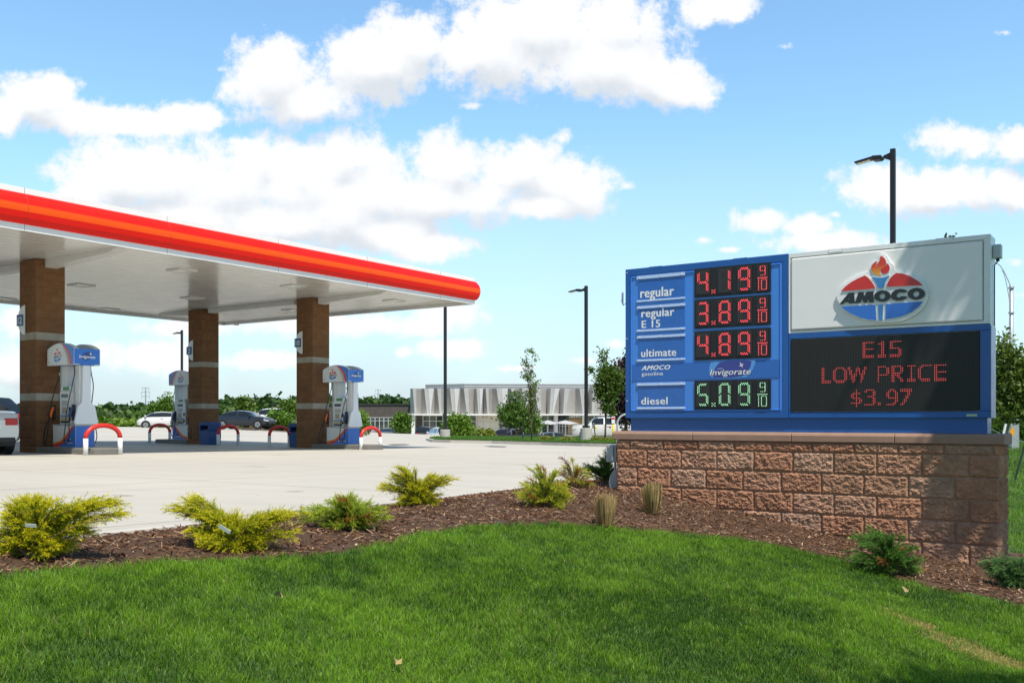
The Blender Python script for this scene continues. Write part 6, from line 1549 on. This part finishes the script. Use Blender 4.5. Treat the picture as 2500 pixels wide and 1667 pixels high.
def road():
    V = []; q = []
    us = [-7.4, 0, 20, 60, 120]; 
    for u in us: V += [(u, 44.2, ZC-1.62), (u, 55, ZC-1.62)]
    for i in range(len(us)-1): q.append((2*i, 2*i+2, 2*i+3, 2*i+1))
    o = np_mesh('road', V, q, ASPH); o.rotation_euler = (0, 0, TH); struct(o)
    k = MB().box(-7.4, 120, 44.05, 44.25, ZC-1.8, ZC-1.48).build('road_kerb', KERB, None, bevel=.02); k.rotation_euler = (0, 0, TH); struct(k)
road()
# ------------------------------------------------------------------ junipers, cut grass tufts and small things in the bed
JUNI = mat('juniper sprays', attr=True, rough=.6, spec=.3, transl=.22); TWIG = mat('twig', (.20, .12, .07), .9)
def juniper(px, py, stems, label, tip, mid, deep, seed, dens=1.0, brown=0.0, dz=0.0, name='juniper_shrub'):
    """stems: (dx px, dy px, amount) = where each plume ends relative to the base, in photo pixels, with a sideways depth"""
    b = gpos(px, py); k = b.y/F; r = np.random.default_rng(seed); root = empty(name, (b.x, b.y, b.z+dz), 0, label, 'shrub', 'junipers in the bark bed')
    tw = MB(); PV, PC, PD = [], [], []
    for (dx, dy, amt) in stems:
        for c in range(int(max(1, amt*3*dens))):
            j = r.normal(0, 1, 3)*np.array([18, 22, 12])*k*(.4 if c == 0 else 1)
            e = np.array([dx*k, r.uniform(-.10, .14), -dy*k*.92])+j*.65; e[2] = max(e[2], .03)
            L_ = np.linalg.norm(e); m = np.array([e[0]*.38, e[1]*.4, e[2]*.9+.01*L_]); ts_ = np.linspace(0, 1, 9)
            pts = [((1-t)**2)*np.zeros(3)+2*t*(1-t)*m+t*t*e for t in ts_]
            tw.tube([tuple(q) for q in pts], [.006*(1-.75*t)*(1+L_) for t in ts_], 5, cap=False)
            dead = r.random() < brown
            # side sprigs
            ns = int(13+L_*46*dens)
            for s in range(ns):
                t = r.uniform(.18, 1.0)**.8; p = ((1-t)**2)*np.zeros(3)+2*t*(1-t)*m+t*t*e; tg = 2*(1-t)*m+2*t*(e-m); tg /= np.linalg.norm(tg)+1e-9
                d = tg*r.uniform(.9, 1.6)+r.normal(0, 1, 3)*np.array([.48, .48, .42])+np.array([0, 0, .12]); d /= np.linalg.norm(d); sl = r.uniform(.04, .115)*(1.15-.40*t)
                nn = int(r.integers(26, 40)); f = np.linspace(.05, 1, nn); droop = np.array([0, 0, -.25])
                q = p[None]+(d[None]*f[:, None]+droop[None]*(f**2)[:, None]*.5)*sl
                a = d[None]*1.3+r.normal(0, 1, (nn, 3))*.55; a /= np.linalg.norm(a, axis=1)[:, None]
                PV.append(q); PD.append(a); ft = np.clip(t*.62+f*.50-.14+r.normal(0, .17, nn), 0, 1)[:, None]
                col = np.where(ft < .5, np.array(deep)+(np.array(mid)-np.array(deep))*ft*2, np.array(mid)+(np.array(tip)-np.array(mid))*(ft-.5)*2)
                if dead: col = np.array([.34, .13, .04])*(.6+.8*ft)
                PC.append(col)
    P = np.concatenate(PV); D = np.concatenate(PD); C = np.concatenate(PC); n = len(P)
    ln = r.uniform(.009, .021, n)[:, None]; w = np.cross(D, r.normal(0, 1, (n, 3))); w /= np.linalg.norm(w, axis=1)[:, None]
    V = np.empty((n, 4, 3)); V[:, 0] = P; V[:, 1] = P+D*ln*.45+w*.0013; V[:, 2] = P+D*ln; V[:, 3] = P+D*ln*.45-w*.0013
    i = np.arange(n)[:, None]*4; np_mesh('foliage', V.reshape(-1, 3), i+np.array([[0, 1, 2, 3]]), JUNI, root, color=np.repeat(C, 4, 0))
    tw.build('branches', TWIG, root, smooth=True)
    root.scale = (.92, .92, .92)
    return root
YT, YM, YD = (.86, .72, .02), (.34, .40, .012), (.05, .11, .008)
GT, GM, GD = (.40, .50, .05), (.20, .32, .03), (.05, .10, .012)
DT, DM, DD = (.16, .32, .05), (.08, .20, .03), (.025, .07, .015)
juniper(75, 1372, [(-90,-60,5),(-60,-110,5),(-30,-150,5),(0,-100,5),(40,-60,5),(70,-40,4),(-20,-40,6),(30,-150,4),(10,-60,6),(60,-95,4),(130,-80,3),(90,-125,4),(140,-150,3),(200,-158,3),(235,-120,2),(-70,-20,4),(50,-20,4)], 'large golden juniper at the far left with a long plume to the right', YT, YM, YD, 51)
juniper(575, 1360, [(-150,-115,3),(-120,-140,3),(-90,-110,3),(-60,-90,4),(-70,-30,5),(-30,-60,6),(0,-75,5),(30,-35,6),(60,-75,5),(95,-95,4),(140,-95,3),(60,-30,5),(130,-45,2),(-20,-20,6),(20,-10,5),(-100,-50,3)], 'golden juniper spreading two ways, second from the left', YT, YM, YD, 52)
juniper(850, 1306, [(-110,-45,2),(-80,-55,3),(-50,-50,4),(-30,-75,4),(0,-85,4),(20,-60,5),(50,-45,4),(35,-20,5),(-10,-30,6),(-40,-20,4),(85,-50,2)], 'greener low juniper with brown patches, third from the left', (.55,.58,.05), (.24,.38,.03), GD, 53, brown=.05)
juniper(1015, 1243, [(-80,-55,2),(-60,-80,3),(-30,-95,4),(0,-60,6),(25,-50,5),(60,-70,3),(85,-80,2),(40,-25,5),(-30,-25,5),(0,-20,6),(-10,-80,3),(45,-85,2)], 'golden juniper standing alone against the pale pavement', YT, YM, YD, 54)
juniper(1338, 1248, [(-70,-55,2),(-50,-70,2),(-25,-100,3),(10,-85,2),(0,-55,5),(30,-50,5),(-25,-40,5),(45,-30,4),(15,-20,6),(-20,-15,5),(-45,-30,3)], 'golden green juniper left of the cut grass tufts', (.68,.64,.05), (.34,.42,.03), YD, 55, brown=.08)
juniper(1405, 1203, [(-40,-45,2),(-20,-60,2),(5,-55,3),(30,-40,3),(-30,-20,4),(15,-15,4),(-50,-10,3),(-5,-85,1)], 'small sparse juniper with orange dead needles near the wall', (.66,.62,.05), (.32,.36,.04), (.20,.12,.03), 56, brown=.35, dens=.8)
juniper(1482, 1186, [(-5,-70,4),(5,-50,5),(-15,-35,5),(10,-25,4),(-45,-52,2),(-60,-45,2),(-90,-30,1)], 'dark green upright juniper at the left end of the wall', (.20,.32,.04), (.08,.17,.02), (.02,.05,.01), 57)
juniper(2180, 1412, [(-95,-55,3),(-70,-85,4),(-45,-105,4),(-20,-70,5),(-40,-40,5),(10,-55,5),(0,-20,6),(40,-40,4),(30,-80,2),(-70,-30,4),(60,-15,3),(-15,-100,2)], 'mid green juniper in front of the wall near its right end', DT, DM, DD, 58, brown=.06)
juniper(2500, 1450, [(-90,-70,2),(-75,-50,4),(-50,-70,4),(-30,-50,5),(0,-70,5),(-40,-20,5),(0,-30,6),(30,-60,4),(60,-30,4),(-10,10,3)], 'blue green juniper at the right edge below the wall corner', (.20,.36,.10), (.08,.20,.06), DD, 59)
TUFT = mat('dry grass stems', attr=True, rough=.7, transl=.15)
def tuft(pos, h, w, label, seed, n=420, green=.0, group='cut ornamental grass tufts'):
    r = np.random.default_rng(seed); rr = w*.5*np.sqrt(r.random(n)); a = r.uniform(0, 2*np.pi, n)
    P = np.stack([rr*.55*np.cos(a), rr*.55*np.sin(a), np.zeros(n)], 1); top = np.stack([rr*1.05*np.cos(a), rr*1.05*np.sin(a), h*r.uniform(.78, 1.05, n)], 1)+r.normal(0, .008, (n, 3))
    loose = r.random(n) < .07; top[loose] = np.stack([np.cos(a)*w*r.uniform(.5, 1.1, n), np.sin(a)*w*r.uniform(.5, 1.0, n), h*r.uniform(.05, .5, n)], 1)[loose]
    sd_ = np.stack([np.cos(a+1.3), np.sin(a+1.3), np.zeros(n)], 1)*.0024
    mid = (P+top)/2+np.stack([np.cos(a), np.sin(a), np.zeros(n)], 1)*w*.05
    V = np.empty((n, 6, 3)); V[:, 0] = P-sd_; V[:, 1] = P+sd_; V[:, 2] = mid+sd_; V[:, 3] = mid-sd_; V[:, 4] = top+sd_*.7; V[:, 5] = top-sd_*.7
    i = np.arange(n)[:, None]*6; Q = np.concatenate([i+np.array([[0, 1, 2, 3]]), i+np.array([[3, 2, 4, 5]])])
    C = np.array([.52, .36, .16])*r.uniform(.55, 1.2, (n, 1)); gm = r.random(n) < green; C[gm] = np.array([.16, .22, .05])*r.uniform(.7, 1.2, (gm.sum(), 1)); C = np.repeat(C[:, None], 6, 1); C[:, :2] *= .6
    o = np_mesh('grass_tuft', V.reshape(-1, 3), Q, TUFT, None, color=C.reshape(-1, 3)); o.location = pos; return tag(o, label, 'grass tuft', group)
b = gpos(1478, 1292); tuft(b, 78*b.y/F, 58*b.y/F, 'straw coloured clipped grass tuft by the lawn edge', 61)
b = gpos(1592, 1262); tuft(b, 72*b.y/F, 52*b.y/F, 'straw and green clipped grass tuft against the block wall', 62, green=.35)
for i, (px, py) in enumerate(((582,1045.2),(613,1046),(651,1047.5),(694,1050))):
    b = at(px, py+1); b.z += .03; tuft(b, 9.5*b.y/F, 10*b.y/F, 'small tan tuft on the mulch strip, '+('leftmost, by the rear wheel of the dark saloon', 'under the middle of the dark saloon', 'by the front wheel of the dark saloon', 'rightmost, beside the hoop')[i], 70+i, n=160)
# nursery tags, dry leaves
TAGM = mat('white plastic tag', (.80, .80, .80), .4)
def ptag(px, py, w, rot, label, dy=-.15, up=0):
    b = gpos(px, py+up); o = MB().box(-w/2, w/2, -.001, .001, -w*.16, w*.16).build('plant_tag', TAGM, None); o.location = (b.x*(1+dy/b.y), b.y+dy, b.z+up*b.y/F); o.rotation_euler = (R(20), R(rot), 0); return tag(o, label, 'tag', 'nursery tags')
ptag(75, 1278, .058, 4, 'white nursery tag in the large golden juniper at the far left', -.30, 95)
ptag(548, 1297, .075, 32, 'crumpled white tag caught in the two way golden juniper', -.22, 70)
ptag(1296, 1215, .085, 4, 'white tag left of the golden green juniper', -.05, 25)
DL = mat('dry leaf', (.34, .25, .11), .8)
for i, (px, py, s, lab) in enumerate(((2212,1458,.05,'curled pale dead leaf on the lawn below the mid green juniper'), (968,1657,.03,'dry leaf on the lawn at the bottom edge'), (680,1482,.03,'small dry leaf on the left lawn'))):
    if i == 0: s = .03
    b = gpos(px, py); m = MB(); n = 9; pts = [(s*math.cos(a)*(1+.35*math.sin(3*a+i)), s*.7*math.sin(a)*(1+.3*math.cos(4*a))) for a in [2*math.pi*k/n for k in range(n)]]
    m.v = [(0, 0, .0)]+[(x, y, .014*math.sin(5*k)+.008) for k, (x, y) in enumerate(pts)]; m.f = [(0, 1+k, 1+(k+1) % n) for k in range(n)]; m.m = [0]*n
    o = m.build('dry_leaf', DL, None); o.location = (b.x, b.y, b.z+.05); o.rotation_euler = (R(25), R(10), i); tag(o, lab, 'leaf', 'dead leaves on the lawn')
# tree just outside the right edge that shades the end of the wall and part of the lawn
tree('shade_tree', 'young leafy tree standing beyond the right edge of the lawn', 'tree', (5.80, 6.50, zg(*UV(5.80, 6.50))), 9, [(0,0,6.75,.50,.50,.85),(0,.1,5.9,.42,.4,.6),(.2,0,8.0,.30,.30,.6),(-.3,.1,8.4,.30,.3,.6)], 150, 17000, .13, (.03,.08,.008), (.14,.22,.03), tr=.07, seed=80, spread=.13, limbs=22)
tree('shade_tree', 'leafy tree standing behind and right of the viewer, shading the lawn', 'tree', (3.55, 1.2, zg(*UV(3.55, 1.2))), 9, [(0,0,5.6,.8,.8,1.0),(.5,.2,6.6,.7,.7,.8),(-.3,.3,4.7,.6,.6,.5)], 120, 6500, .12, (.03,.08,.008), (.14,.22,.03), tr=.08, seed=81, spread=.16, limbs=22)
